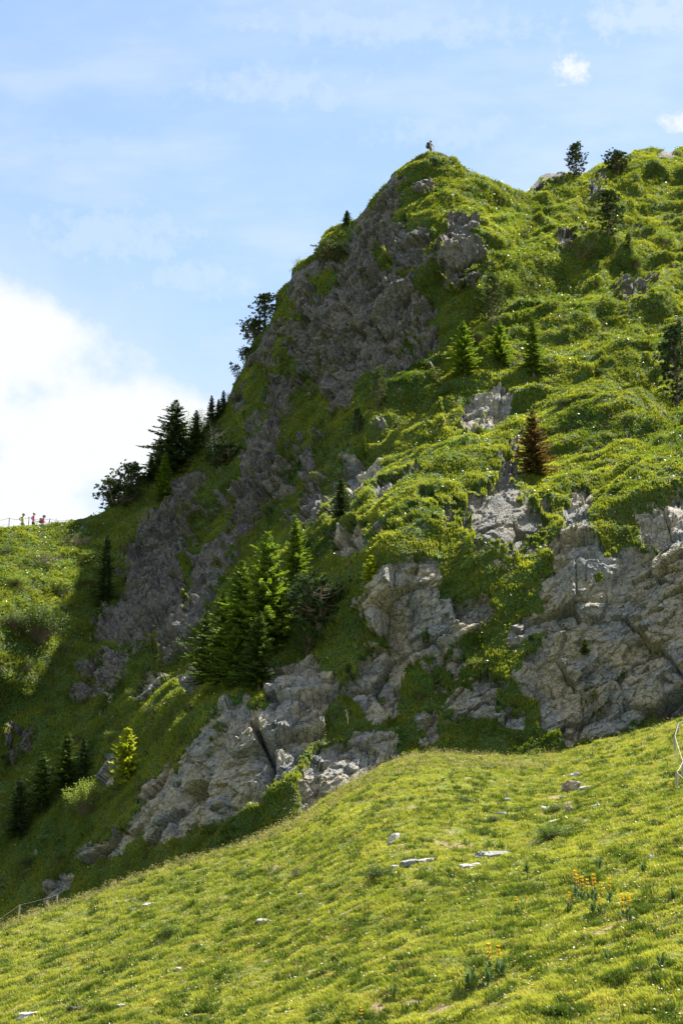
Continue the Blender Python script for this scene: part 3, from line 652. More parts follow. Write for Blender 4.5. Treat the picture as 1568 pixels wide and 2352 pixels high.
def pine_mesh(seed, H=5.0, Rr=1.7, n=70, up=1.0, lean=0.0, multi=1, dead=0):
    rnd = random.Random(seed); tr = MB(); cr = MB(); cr.base = .5
    stems = []; n = int(n * 1.7)
    for m in range(multi):
        a = rnd.random() * 6.28; sp = (0 if multi == 1 else .45)
        pts = [Vector((lean * (s ** 1.4) + math.cos(a) * sp * Rr * s + .07 * math.sin(s * 7 + m), math.sin(a) * sp * Rr * s + .07 * math.cos(s * 6), H * s * rnd.uniform(.96, 1) * (1 if m == 0 else rnd.uniform(.6, .95)) - (.4 if s == 0 else 0))) for s in (0, .2, .4, .6, .8, 1)]
        tr.tube(pts, [.11, .09, .07, .05, .035, .015], 6); stems.append(pts)
    for k in range(n):
        st = stems[k % multi]; s = .05 + .95 * ((k + rnd.random()) / n) ** .8; f = s * 5; i = min(4, int(f)); base = st[i].lerp(st[i + 1], f - i)
        a = rnd.random() * 6.28; env = Rr * min(1, (1.06 - s) * 1.9) ** .8 * min(1, .55 + s * 1.5) * rnd.uniform(.3, 1.1) * (.8 + .2 * math.sin(a * 2 + seed))
        o = Vector((math.cos(a), math.sin(a), 0))
        tip = base + o * env + Vector((0, 0, env * rnd.uniform(.15, .6) * up))
        mid = base.lerp(tip, .55) - Vector((0, 0, .12 * env))
        tr.tube([base, mid, tip], [.028, .018, .008], 4, False)
        tg = (tip - mid).normalized()
        for q, c in enumerate((tip, mid.lerp(tip, .55) + Vector((rnd.gauss(0, .14), rnd.gauss(0, .14), rnd.gauss(.05, .08))), tip + Vector((rnd.gauss(0, .2), rnd.gauss(0, .2), rnd.gauss(.02, .12))))):
            cr.base = .25 + .5 * rnd.random()
            for j in range(30):
                d = Vector((rnd.gauss(0, .7), rnd.gauss(0, .7), rnd.gauss(.55, .6))) + tg * .5
                if d.length < .1: continue
                spray(cr, c - d.normalized() * .02, d.normalized(), rnd.uniform(.15, .27), .05, rnd)
    for k in range(dead):
        a = rnd.uniform(-.9, .9) + math.pi; b = Vector((0, 0, H * rnd.uniform(.3, .7))); o = Vector((math.cos(a), math.sin(a), rnd.uniform(-.2, .5)))
        tr.tube([b, b + o * .8, b + o * 1.7 + Vector((0, 0, .3))], [.035, .02, .008], 4)
    return tr.mesh('trunk'), cr.mesh('crown')
def shrub_mesh(seed, H=1.6, Rr=1.0, n=34, leaf=.085, per=26, bare=False):
    rnd = random.Random(seed); tr = MB(); cr = MB(); cr.base = .5
    for k in range(n):
        a = rnd.random() * 6.28; r = math.sqrt(rnd.random()) * Rr; h = H * rnd.uniform(.55, 1.0) * math.sqrt(max(.1, 1 - (r / Rr) ** 2 * .7))
        tip = Vector((math.cos(a) * r, math.sin(a) * r, h)); mid = tip * .5 + Vector((rnd.gauss(0, .08), rnd.gauss(0, .08), -.05 * H))
        tr.tube([Vector((math.cos(a) * .08, math.sin(a) * .08, -.2)), mid, tip], [.018, .012, .005], 4, False)
        if bare:
            for j in range(7):
                s = rnd.uniform(.3, 1); p = mid.lerp(tip, s); q = p + Vector((rnd.gauss(0, .18), rnd.gauss(0, .18), rnd.uniform(.05, .3)))
                tr.tube([p, q], [.008, .004], 3, False)
        for j in range(per):
            s = rnd.uniform(.1, 1.08); p = mid.lerp(tip, s) + Vector((rnd.gauss(0, .11), rnd.gauss(0, .11), rnd.gauss(0, .09)))
            cr.base = .35 + .25 * s
            d = Vector((rnd.gauss(0, 1), rnd.gauss(0, 1), rnd.gauss(.2, .8))).normalized()
            spray(cr, p, d, leaf * rnd.uniform(.8, 1.5), leaf * .7, rnd)
    return tr.mesh('stems'), cr.mesh('foliage')
PROTO = {}
def proto(kind):
    if kind in PROTO: return PROTO[kind]
    mk = {'spruceA': lambda: (spruce_mesh(1, Rr=2.9), 10.0), 'spruceB': lambda: (spruce_mesh(2, Rr=2.3, gap=.10, lev=36), 10.0), 'spruceC': lambda: (spruce_mesh(3, Rr=3.3, gap=.06, lev=32), 10.0),
          'slim': lambda: (spruce_mesh(4, Rr=1.75, lev=38, gap=.05), 10.0), 'young': lambda: (spruce_mesh(5, H=3.2, Rr=1.15, lev=18, gap=.04), 3.2), 'cushion': lambda: (shrub_mesh(6, H=.8, Rr=.75, n=60, per=30, leaf=.06), .8),
          'pineA': lambda: (pine_mesh(11, n=95), 5.0), 'pineB': lambda: (pine_mesh(12, lean=-1.3, n=60, multi=2), 5.0), 'pineC': lambda: (pine_mesh(13, H=3.4, Rr=1.6, n=80, multi=3), 3.4),
          'pineD': lambda: (pine_mesh(14, H=5.5, Rr=1.15, n=70), 5.5), 'pineDead': lambda: (pine_mesh(15, H=4.6, Rr=1.7, n=45, dead=9, multi=2), 4.6), 'pineWide': lambda: (pine_mesh(16, H=2.6, Rr=1.9, n=90, multi=4, up=.7), 2.6),
          'shrub': lambda: (shrub_mesh(21), 1.6), 'bare': lambda: (shrub_mesh(22, bare=True, per=4, n=30), 1.6), 'airy': lambda: (shrub_mesh(23, H=2.0, Rr=.9, n=22, per=12), 2.0),
          'round': lambda: (shrub_mesh(24, H=2.2, Rr=1.35, n=90, per=44, leaf=.075), 2.2), 'broad': lambda: (shrub_mesh(25, H=3.0, Rr=1.5, n=60, per=30, leaf=.11), 3.0)}
    PROTO[kind] = [mk[kind](), 0]; return PROTO[kind]
NAMES = {'s': ('spruce_tree', 'spruce'), 'p': ('pine_tree', 'pine'), 'h': ('shrub', 'shrub')}
def plant(kind, mat, px, py, hpx, label, group, at=mount_at, rot=None, sx=1.0, deadtrunk=False, sink=.05, dY=0.0):
    (meshes, H0), used = proto(kind); PROTO[kind][1] += 1
    pos = at(px, py); pos.y += dY; pos.z -= sink
    s = hpx / px_per_m(pos) / H0
    fam = 's' if kind[0:2] in ('sp', 'sl', 'yo', 'cu') else ('p' if kind.startswith('pine') else 'h')
    nm, cat = NAMES[fam]
    root = empty(nm, pos, rot if rot is not None else random.random() * 6.28, label, cat, group)
    root.scale = (s * sx, s * sx, s)
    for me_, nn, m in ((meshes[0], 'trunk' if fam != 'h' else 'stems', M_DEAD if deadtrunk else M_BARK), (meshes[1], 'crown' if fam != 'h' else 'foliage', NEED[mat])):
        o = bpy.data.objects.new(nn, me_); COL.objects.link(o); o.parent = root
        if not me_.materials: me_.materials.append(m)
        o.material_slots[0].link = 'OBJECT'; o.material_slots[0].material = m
    return root
SKY_G = 'trees standing along the left skyline of the mountain'; SL_G = 'conifers scattered over the mountain slope'
GR_G = 'spruces growing in the central clump above the pale cliff'; DK_G = 'shaded spruces at the lower left of the slope'; SH_G = 'shrubs on the mountain slopes'; MD_G = 'low bushes dotted over the meadow'
TREES = [
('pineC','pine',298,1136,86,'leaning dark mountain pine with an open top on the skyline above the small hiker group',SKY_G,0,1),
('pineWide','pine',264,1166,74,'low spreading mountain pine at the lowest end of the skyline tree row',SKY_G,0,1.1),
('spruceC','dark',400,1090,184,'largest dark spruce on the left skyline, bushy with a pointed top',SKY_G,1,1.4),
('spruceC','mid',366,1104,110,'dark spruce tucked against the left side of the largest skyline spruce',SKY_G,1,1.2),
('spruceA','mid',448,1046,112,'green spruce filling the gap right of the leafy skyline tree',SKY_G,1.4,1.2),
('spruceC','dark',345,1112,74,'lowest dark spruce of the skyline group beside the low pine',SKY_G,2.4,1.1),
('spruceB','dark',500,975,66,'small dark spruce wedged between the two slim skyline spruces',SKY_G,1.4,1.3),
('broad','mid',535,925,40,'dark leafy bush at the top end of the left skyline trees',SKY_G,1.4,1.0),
('slim','sun_tint',376,1148,116,'small bright green spruce in front of the largest dark skyline spruce',SKY_G,2,1.4),
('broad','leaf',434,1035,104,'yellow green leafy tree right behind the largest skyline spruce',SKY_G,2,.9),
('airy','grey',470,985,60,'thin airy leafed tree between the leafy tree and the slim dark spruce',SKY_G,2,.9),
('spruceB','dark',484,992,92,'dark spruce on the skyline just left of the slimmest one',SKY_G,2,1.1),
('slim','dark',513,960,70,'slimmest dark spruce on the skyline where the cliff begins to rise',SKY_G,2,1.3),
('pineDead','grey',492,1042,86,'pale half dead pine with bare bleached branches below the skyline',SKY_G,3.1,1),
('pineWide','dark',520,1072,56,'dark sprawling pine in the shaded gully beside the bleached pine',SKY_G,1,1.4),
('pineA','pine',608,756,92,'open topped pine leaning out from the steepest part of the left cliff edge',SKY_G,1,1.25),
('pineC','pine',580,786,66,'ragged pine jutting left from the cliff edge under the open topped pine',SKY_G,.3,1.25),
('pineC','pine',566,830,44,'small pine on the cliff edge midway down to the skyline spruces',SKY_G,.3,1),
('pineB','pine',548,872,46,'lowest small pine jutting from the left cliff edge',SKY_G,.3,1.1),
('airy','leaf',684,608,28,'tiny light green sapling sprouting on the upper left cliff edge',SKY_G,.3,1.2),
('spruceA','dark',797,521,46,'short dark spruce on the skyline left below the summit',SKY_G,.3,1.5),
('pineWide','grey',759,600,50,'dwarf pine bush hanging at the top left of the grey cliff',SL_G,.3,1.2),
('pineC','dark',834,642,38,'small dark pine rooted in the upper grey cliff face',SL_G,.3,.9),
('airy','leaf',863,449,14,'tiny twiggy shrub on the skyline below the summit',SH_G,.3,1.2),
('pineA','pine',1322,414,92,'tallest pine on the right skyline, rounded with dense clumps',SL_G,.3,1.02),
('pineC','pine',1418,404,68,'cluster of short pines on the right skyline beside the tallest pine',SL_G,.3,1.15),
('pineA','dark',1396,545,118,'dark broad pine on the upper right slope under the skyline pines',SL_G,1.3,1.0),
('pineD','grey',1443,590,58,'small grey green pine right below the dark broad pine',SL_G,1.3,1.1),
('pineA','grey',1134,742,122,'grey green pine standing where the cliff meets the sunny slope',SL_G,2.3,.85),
('spruceC','sun_tint',1066,862,132,'leftmost bright green spruce of the three at the sunny slope edge',SL_G,.3,1.15),
('spruceC','sun_tint',1150,838,104,'middle bright spruce of the three, shorter than its neighbours',SL_G,1.3,1.3),
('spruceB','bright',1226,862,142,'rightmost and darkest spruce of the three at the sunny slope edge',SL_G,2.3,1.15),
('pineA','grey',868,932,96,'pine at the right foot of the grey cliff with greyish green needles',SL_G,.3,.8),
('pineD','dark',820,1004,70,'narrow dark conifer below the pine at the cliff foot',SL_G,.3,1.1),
('slim','sun_tint',834,1052,58,'small bright spruce on the spur under the narrow dark conifer',SL_G,.3,1.3),
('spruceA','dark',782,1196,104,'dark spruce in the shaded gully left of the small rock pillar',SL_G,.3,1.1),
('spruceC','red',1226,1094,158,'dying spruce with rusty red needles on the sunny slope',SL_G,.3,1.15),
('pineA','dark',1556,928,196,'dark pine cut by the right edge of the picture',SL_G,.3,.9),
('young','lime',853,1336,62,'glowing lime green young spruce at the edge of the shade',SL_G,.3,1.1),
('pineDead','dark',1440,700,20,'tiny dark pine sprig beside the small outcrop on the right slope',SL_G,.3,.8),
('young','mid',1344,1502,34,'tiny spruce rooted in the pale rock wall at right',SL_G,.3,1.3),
('spruceA','sun_tint',676,1390,212,'tallest bright spruce at the right end of the central clump',GR_G,.3,.95),
('spruceC','sun_tint',612,1510,298,'tall spruce in the middle of the central clump with yellow green tips',GR_G,1.3,1.1),
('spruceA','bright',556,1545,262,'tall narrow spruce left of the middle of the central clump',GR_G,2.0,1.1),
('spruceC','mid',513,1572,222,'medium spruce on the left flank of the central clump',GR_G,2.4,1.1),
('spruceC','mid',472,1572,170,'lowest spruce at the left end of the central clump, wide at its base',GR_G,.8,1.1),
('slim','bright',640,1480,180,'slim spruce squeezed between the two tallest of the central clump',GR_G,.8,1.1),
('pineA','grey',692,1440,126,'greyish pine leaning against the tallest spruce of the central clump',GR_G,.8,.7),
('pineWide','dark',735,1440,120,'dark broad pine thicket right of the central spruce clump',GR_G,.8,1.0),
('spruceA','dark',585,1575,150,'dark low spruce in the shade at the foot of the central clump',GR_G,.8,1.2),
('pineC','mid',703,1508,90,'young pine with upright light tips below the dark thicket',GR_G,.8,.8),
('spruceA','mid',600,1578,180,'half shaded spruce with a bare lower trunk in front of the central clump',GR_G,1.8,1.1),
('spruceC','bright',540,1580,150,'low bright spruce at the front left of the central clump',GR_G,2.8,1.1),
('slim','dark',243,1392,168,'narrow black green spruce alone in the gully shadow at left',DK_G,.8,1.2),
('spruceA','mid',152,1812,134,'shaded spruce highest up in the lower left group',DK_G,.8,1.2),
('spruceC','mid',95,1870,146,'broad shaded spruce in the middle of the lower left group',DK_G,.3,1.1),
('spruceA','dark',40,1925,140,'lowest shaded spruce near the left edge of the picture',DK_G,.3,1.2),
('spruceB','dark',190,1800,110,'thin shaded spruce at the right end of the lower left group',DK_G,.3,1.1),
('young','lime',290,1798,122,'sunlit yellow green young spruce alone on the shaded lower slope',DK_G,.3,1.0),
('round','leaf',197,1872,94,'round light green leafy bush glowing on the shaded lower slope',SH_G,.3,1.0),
('round','mid',85,1468,88,'dark glossy willow bush on the sunny left slope',SH_G,.3,1.5),
('bare','grey',98,1302,44,'bare twiggy bush on the sunny left slope under the hikers',SH_G,.3,1.6),
('bare','grey',172,1258,40,'greyish twiggy bush near the top of the left slope',SH_G,.3,1.6),
('shrub','leaf',250,1320,60,'bright leafy shrub beside the narrow spruce in the gully',SH_G,.3,1.4),
('airy','leaf',332,1200,44,'pale leafed sapling under the bright skyline spruce',SH_G,.3,1.4),
('shrub','leaf',300,1262,48,'leafy green shrub on the left slope above the gully shadow',SH_G,2.3,1.5),
('broad','leaf',1525,560,40,'bright green leafy shrub on the upper right slope',SH_G,2.3,1.6),
('airy','leaf',1000,872,34,'light leafy shrub at the left foot of the bright spruce trio',SH_G,2.3,1.6),
('shrub','mid',790,1105,38,'small leafy bush on top of the shaded gully edge',SH_G,2.3,1.3),
('airy','grey',940,1352,44,'small twiggy shrub on the ledge above the pale rock',SH_G,2.3,1.2),
('bare','red',1330,590,40,'patch of dead brown brushwood on the upper right slope',SH_G,2.3,2.2)]
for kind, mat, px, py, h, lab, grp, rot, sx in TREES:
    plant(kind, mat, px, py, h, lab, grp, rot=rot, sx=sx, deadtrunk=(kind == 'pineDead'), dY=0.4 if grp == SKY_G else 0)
for kind, mat, px, py, h, lab, rot, sx in [
    ('cushion','bright',1268,1930,44,'dense clipped looking spruce cushion with yellow tips beside the white slab',0,1.0),
    ('cushion','mid',868,2026,44,'dark dwarf spruce with a crooked top on the meadow centre',1,.9),
    ('bare','grey',683,2018,32,'dry greyish brown bush on the sunny meadow',1,1.3),
    ('cushion','bright',394,2152,34,'small bright spruce cushion alone on the left of the meadow',1,.9),
    ('cushion','mid',562,2012,20,'flat dark green bush just under the meadow crest',1,1.6),
    ('cushion','mid',1278,1866,22,'tiny green bush wedged between the rocks above the spruce cushion',1,1.3),
    ('cushion','mid',1072,1848,24,'bright low bush near the top of the meadow',1,1.5),
    ('cushion','dark',1135,1888,20,'tiny dark bush left of the spruce cushion',1,1.2)]:
    plant(kind, mat, px, py, h, lab, MD_G, at=meadow_at, rot=rot, sx=sx, sink=.04)
for i, (px, py, h) in enumerate([(1240,700,22),(1300,760,20),(1455,610,26),(1500,700,20),(1380,860,22),(1290,930,18),(1440,960,24),(1520,1010,20),(1090,780,22),(1350,1040,22),(1180,620,20),(1530,800,22)]):
    plant(['shrub', 'round', 'cushion'][i % 3], ['leaf', 'bright', 'mid'][(i // 2) % 3], px, py, h, 'small low bush in the grass of the sunny right slope', 'small bushes in the grass of the sunny right slope', sx=1.4, sink=.1)
for i, (px, py, h) in enumerate([(350,1640,34),(260,1700,28),(420,1700,30),(120,1640,26),(330,1820,30),(60,1600,28),(180,1700,30),(440,1640,34),(1000,1560,30),(1090,1530,28),(960,1600,26),(1060,1660,24),(760,1650,30),(880,1560,24),(300,1600,26),(140,1980,34),(60,1990,30),(230,1930,26)]):
    plant(['shrub', 'round', 'broad'][i % 3], ['mid', 'leaf', 'bright', 'mid'][i % 4], px, py, h, 'small green bush in the shade of the lower mountainside', 'small bushes in the shade of the lower mountainside', sx=1.3, sink=.1)
for i, (px, py, h) in enumerate([(40,1345,34),(140,1365,38),(205,1345,36),(30,1440,40),(150,1500,40),(60,1540,36),(210,1290,34),(20,1270,24)]):
    plant(['round', 'shrub', 'broad'][i % 3], ['leaf', 'mid', 'leaf', 'grey'][i % 4], px, py, h, 'rounded leafy bush on the sunny slope below the ridge hikers', 'rounded bushes on the sunny slope below the ridge hikers', sx=1.5, sink=.1)
# bleached dead stems 
def dead_stem(px, py, hpx, lean, label):
    p = mount_at(px, py); h = hpx / px_per_m(p); m = MB()
    m.tube([(0, 0, -.2), (lean * .4, 0, h * .5), (lean, .05, h)], [.035, .026, .012], 6)
    for k in range(4):
        z = h * (.35 + .15 * k); m.tube([(lean * z / h, 0, z), (lean * z / h + .15 * (-1) ** k, .04, z + .12)], [.014, .006], 4)
    o = put('dead_tree', m.mesh('dead_tree'), M_DEAD); o.location = p
    tag(o, label, 'dead tree', 'bleached dead stems on the mountain')
dead_stem(1472, 1256, 50, -.05, 'thin bleached dead trunk standing at the top of the right rock wall')
dead_stem(800, 1662, 36, -.12, 'thin white dead stem in the dark grass between the pale rock walls')
# ================================================================== ROCKS IN THE MEADOW
def mat_rock(name, a, b):
    t = NT(name); oc = t.pos(); n1 = t.noise(oc, 2.2, 5, .6); n2 = t.noise(oc, 14, 5, .7)
    c = t.mix(t.ramp(n1, .4, .6), a, b); c = t.mix(t.math('MULTIPLY', t.ramp(n2, .6, .4), .5), c, tuple(x * .4 for x in a))
    bp = t.n('ShaderNodeBump', ins={'Strength': .9, 'Distance': .05, 'Height': n2})
    return t.out(t.n('ShaderNodeBsdfPrincipled', ins={'Base Color': c, 'Roughness': .9, 'Normal': bp.outputs[0]}).outputs[0])
RM = {'w': mat_rock('pale_stone', (.46, .42, .36), (.60, .56, .50)), 'g': mat_rock('grey_stone', (.17, .17, .165), (.36, .35, .33)), 'b': mat_rock('brown_stone', (.22, .15, .10), (.42, .36, .29)), 'd': mat_rock('dark_earth', (.05, .035, .02), (.12, .08, .045))}
def rock_obj(px, py, wpx, hpx, m, label, tilt=.12, seed=0, ang=.25):
    p = meadow_at(px, py + hpx * .35); k = px_per_m(p); w = wpx / k; h = max(hpx / k, .07)
    bm = bmesh.new(); bmesh.ops.create_icosphere(bm, subdivisions=4, radius=1)
    for v in bm.verts:
        c = v.co.copy(); c = Vector((math.copysign(abs(c.x) ** .6, c.x), math.copysign(abs(c.y) ** .6, c.y), math.copysign(abs(c.z) ** .5, c.z)))
        q = c * 1.3 + Vector((seed * 7.1, seed * 3.3, 0))
        n = mnoise.noise(q) * .35 + mnoise.noise(q * 2.6) * .16 + abs(mnoise.noise(q * 5.5)) * .10
        c *= 1 + n; v.co = Vector((c.x * w * .5, c.y * w * .34, c.z * h * .62))
    me_ = bpy.data.meshes.new('rock'); bm.to_mesh(me_); bm.free()
    o = put('rock', me_, RM[m]); o.location = p + Vector((0, 0, h * .12)); o.rotation_euler = (.1, -tilt, ang)
    tag(o, label, 'rock', 'rocks scattered in the meadow grass'); return o
for i, r in enumerate([
    (1131,1967,82,26,'g','large long grey boulder, the biggest stone in the meadow'),
    (1081,1990,48,13,'w','flat white stone at the left foot of the largest grey boulder'),
    (1284,1886,46,9,'w','white slab showing just above the spruce cushion'),
    (1312,1804,38,22,'b','brownish rock in the knot of stones high on the meadow'),
    (1320,1781,22,13,'w','pale stone on top of the knot of stones high on the meadow'),
    (1340,1808,26,8,'w','pale flat stone right of the brownish rock high on the meadow'),
    (1150,1867,22,9,'g','small grey stone left above the tiny dark bush'),
    (1162,1834,16,8,'g','dark flat stone highest on the middle meadow'),
    (1248,1857,19,9,'w','small white stone left of the tiny wedged bush'),
    (1303,1858,16,15,'b','upright brownish stone right of the tiny wedged bush'),
    (1367,1852,32,8,'w','long thin pale stone right of the upright brownish stone'),
    (1408,1911,11,7,'w','tiny pinkish stone in open grass right of the spruce cushion'),
    (1495,1966,14,11,'w','lone white stone near the right side of the meadow'),
    (1457,1853,9,8,'b','tiny brown stone in the upper right of the meadow'),
    (905,1923,28,18,'w','pale broken rock standing alone above the long flat slabs'),
    (896,1938,16,10,'g','small grey stone at the foot of the pale broken rock'),
    (935,1982,40,13,'g','grey half of the pair of long flat slabs in the middle meadow'),
    (974,1976,44,9,'w','white half of the pair of long flat slabs in the middle meadow'),
    (905,1993,20,10,'w','small white stone at the left end of the long flat slabs'),
    (999,1959,22,7,'w','thin white stone up and right of the long flat slabs'),
    (988,2000,12,6,'g','tiny grey stone under the long flat slabs'),
    (602,2115,30,10,'w','single pale flat stone in the left middle of the meadow'),
    (727,2231,24,9,'w','single pale stone in the lower middle of the meadow'),
    (693,2055,14,8,'w','small white stone below the dry greyish bush'),
    (790,2101,10,5,'w','tiny white stone alone in the meadow centre'),
    (352,2074,46,7,'w','pale end of the thin slanting slab below the left crest'),
    (315,2088,34,7,'b','rusty end of the thin slanting slab below the left crest'),
    (476,2085,14,9,'b','small pinkish brown stone under the left crest'),
    (409,2225,16,6,'w','small white flat stone in the lower left meadow'),
    (385,2247,16,9,'g','small grey stone just under the small white flat one'),
    (280,2308,18,5,'w','thin white stone near the bottom left edge'),
    (438,2273,17,7,'w','small white stone slanting in the lower left grass'),
    (78,2329,56,13,'w','long pale slab in the bottom left corner'),
    (170,2320,34,20,'d','dark brown clod of earth beside the long pale slab'),
    (416,2309,17,8,'d','small dark stone at the bottom of the meadow left of centre')]):
    rock_obj(*r, seed=i + 1, tilt=.16 if i % 3 else .05, ang=.2 + .3 * math.sin(i))
# ================================================================== YELLOW GENTIANS
M_GL = leaf_mat('gentian_leaf', (.035, .085, .030), (.13, .20, .07), None, .3, .4, spec=.5)
M_GF = leaf_mat('gentian_flower', (.66, .40, .02), (.88, .60, .03), None, .3)
def gentian_meshes(seed, flower=True):
    rnd = random.Random(seed); st = MB(); lf = MB(); fl_ = MB(); H = 1.0 if flower else .34
    st.tube([(0, 0, -.05), (.02, 0, H * .5), (.03, .01, H)], [.013, .011, .006], 5)
    def leaf(z, a, L, W, rise):
        o = Vector((math.cos(a), math.sin(a), 0)); s = Vector((-o.y, o.x, 0)); lf.tint = rnd.uniform(.2, .9)
        b = Vector((.02, 0, z)); m = b + o * L * .5 + Vector((0, 0, L * rise)); e = b + o * L + Vector((0, 0, L * rise * .9))
        c = Vector((0, 0, -.015))
        lf.add([b, b.lerp(m, .55) + s * W * .4, m + s * W * .5, e, m - s * W * .5, b.lerp(m, .55) - s * W * .4, m + c], [(0, 1, 2, 6), (6, 2, 3), (6, 3, 4), (0, 6, 4, 5)])
    lv = [(.02, .30, .13, .7), (.07, .28, .12, .9), (.14, .25, .11, 1.0)] + ([(.26, .22, .10, .9), (.40, .18, .09, .8), (.54, .14, .07, .6), (.66, .10, .06, .4), (.77, .08, .05, .3), (.88, .06, .04, .3)] if flower else [(.22, .22, .09, 1.4)])
    for k, (z, L, W, r) in enumerate(lv):
        for q in range(2 if z > .2 and flower else 4): leaf(z * (1 if flower else .8), k * 1.571 + q * (math.pi if z > .2 and flower else 1.57) + rnd.gauss(0, .2), L, W, r)
    whorls = []
    if flower:
        for z, r in ((.56, .075), (.70, .085), (.84, .08), (.97, .065)):
            fl_ = MB()
            for q in range(26):
                a = rnd.random() * 6.28; o = Vector((math.cos(a), math.sin(a), rnd.uniform(-.2, .9))).normalized()
                fl_.tint = rnd.random(); p = Vector((.025, 0, z)) + o * r * .25; s = o.cross(Vector((0, 0, 1))).normalized() * .026
                fl_.add([p, p + o * r * .7 + s, p + o * r, p + o * r * .7 - s], [(0, 1, 2, 3)])
            whorls.append(fl_.mesh('flower_whorl'))
    return [st.mesh('stem'), lf.mesh('leaves')] + whorls
GM = [gentian_meshes(s) for s in (1, 2, 3)]; GN = [gentian_meshes(s, False) for s in (8, 9)]
def gentian(px, py, hpx, label, group, fl=True, i=0):
    ms = (GM if fl else GN)[i % (3 if fl else 2)]; p = meadow_at(px, py)
    r = empty('yellow_gentian' if fl else 'leafy_plant', p, i * 2.1, label, 'gentian' if fl else 'plant', group); s = hpx / px_per_m(p) / (1.0 if fl else .42); r.scale = (s,) * 3
    for m, n, mt_ in zip(ms, ('stem', 'leaves') + ('flower_whorl',) * 4, (M_GL, M_GL) + (M_GF,) * 4):
        if m is not None: put(n, m, mt_, r)
GC = 'yellow gentians flowering on the right of the meadow'
for i, (x, y, h, lab) in enumerate([
    (1318,2062,62,'tallest left stem of the big yellow gentian clump on the right meadow'),(1327,2068,58,'second gentian from the left in the big yellow clump'),
    (1337,2072,58,'slender gentian third from the left in the big yellow clump'),(1348,2080,60,'gentian in the middle of the big yellow clump'),
    (1364,2074,66,'gentian right of the middle in the big yellow clump'),(1380,2082,54,'shorter gentian in the right half of the big yellow clump'),
    (1396,2078,60,'rightmost gentian of the big yellow clump'),(1309,2096,46,'low gentian leaning at the front left of the big yellow clump'),
    (1375,2102,46,'low gentian at the front right of the big yellow clump'),(1428,2122,68,'left one of the two gentians beside the big clump'),
    (1446,2120,68,'right one of the two gentians beside the big clump'),(1187,2106,46,'lone thin gentian left of the big clump'),
    (1120,2242,74,'left one of the two gentians growing low on the meadow'),(1148,2244,71,'right one of the two gentians growing low on the meadow'),
    (830,2366,52,'gentian at the very bottom edge of the picture'),(1523,1928,36,'lone gentian in a dark tussock near the right edge'),
    (1543,1824,26,'small gentian at the foot of the nearest fence post')]):
    gentian(x, y, h, lab, GC, True, i)
for i, (x, y, h, lab) in enumerate([
    (1206,2010,26,'dark leafy rosette below the largest grey boulder'),(1375,1996,26,'leafy rosette just above the big gentian clump'),(1477,2008,24,'leafy rosette on the far right of the meadow above the gentian pair'),
    (1391,2222,34,'leafy rosette with upright leaves in the lower right meadow'),(1521,2226,34,'leafy rosette nearest the lower right corner'),(1083,2272,40,'wide dark rosette at the left of the low rosette pair'),
    (1118,2266,38,'second dark rosette in the low rosette pair'),(1155,2248,40,'dark rosette at the foot of the two low gentians'),(1360,2100,26,'small rosette under the big gentian clump'),(1543,2074,30,'pale leafy rosette by the right edge of the picture'),
    (905,2295,28,'thin leafy rosette in the bottom middle of the meadow')]):
    gentian(x, y, h, lab, 'leafy gentian rosettes without flowers', False, i)
# ================================================================== FENCES
M_POST = plain('weathered_wood', (.30, .26, .22), .9, .35, 10); M_TAPE = plain('white_tape', (.34, .31, .28), .6, .15, 10); M_ROPE = plain('grey_rope', (.14, .15, .15), .7, .15, 20); M_IRON = plain('steel_post', (.10, .09, .09), .6, .2, 20)
def fence(label, posts, strands, post_mat, rope_mat, pr, rr, sag, group=None):
    """posts: list of (foot, height); strands: fractions of the height"""
    root = empty('rope_fence', posts[0][0], 0, label, 'fence', group); o0 = posts[0][0]
    for f, h in posts:
        m = MB(); b = f - o0
        m.tube([b + Vector((0, 0, -.3)), b + Vector((.01, 0, h * .5)), b + Vector((.02, 0, h))], [pr, pr, pr * .85], 8)
        put('post', m.mesh('post'), post_mat, root)
    for s in strands:
        m = MB()
        for (f1, h1), (f2, h2) in zip(posts[:-1], posts[1:]):
            a = f1 - o0 + Vector((.02, -pr, h1 * s)); b = f2 - o0 + Vector((.02, -pr, h2 * s)); n = 9
            m.tube([a.lerp(b, k / n) - Vector((0, 0, sag * 4 * (k / n) * (1 - k / n))) for k in range(n + 1)], rr, 5)
        put('rope', m.mesh('rope'), rope_mat, root)
def crest_pt(px, dY, dz):
    c = int(np.argmin(abs(gx - px))); p = PD[-1, c]; return Vector((float(p[0]), float(p[1]) + dY, float(p[2]) + dz))
def ridge_foot(px, dY):
    c = int(np.argmin(abs(gx - px))); a = PD[-1, c]; pts = [a] + [b[c] for b in back[:3]]
    for p, q in zip(pts[:-1], pts[1:]):
        if q[1] - a[1] >= dY: t_ = (dY - (p[1] - a[1])) / (q[1] - p[1]); r = p + (q - p) * t_; return Vector(map(float, r))
def post_to(px, top_py, dY):
    f = ridge_foot(px, dY); f.x = float((px - CX) / F * (f.y * cp + f.z * sp_)); top = world_pt(px, top_py, f.y)
    return (f, float(top[2]) - f.z)
fence('thin two strand fence of steel posts along the ridge behind the walking hikers', [post_to(x, y, 1.15) for x, y in ((-45,1192),(19.5,1189),(65,1187),(113,1191),(165,1192))], (.97, .45), M_IRON, M_IRON, .035, .016, .16)
def mfence(label, pts, rm, rr, sag):
    ps = []
    for x, yb, yt in pts:
        f = meadow_at(x, yb); ps.append((f, (yb - yt) / px_per_m(f)))
    fence(label, ps, (.95,), M_POST, rm, .055, rr, sag)
mfence('weathered wooden posts joined by white tape at the right edge of the meadow', [(1590,1668,1640),(1557,1684,1660),(1548,1728,1690),(1567,1782,1744),(1553,1813,1771),(1600,1860,1815)], M_TAPE, .011, .04)
ps = []
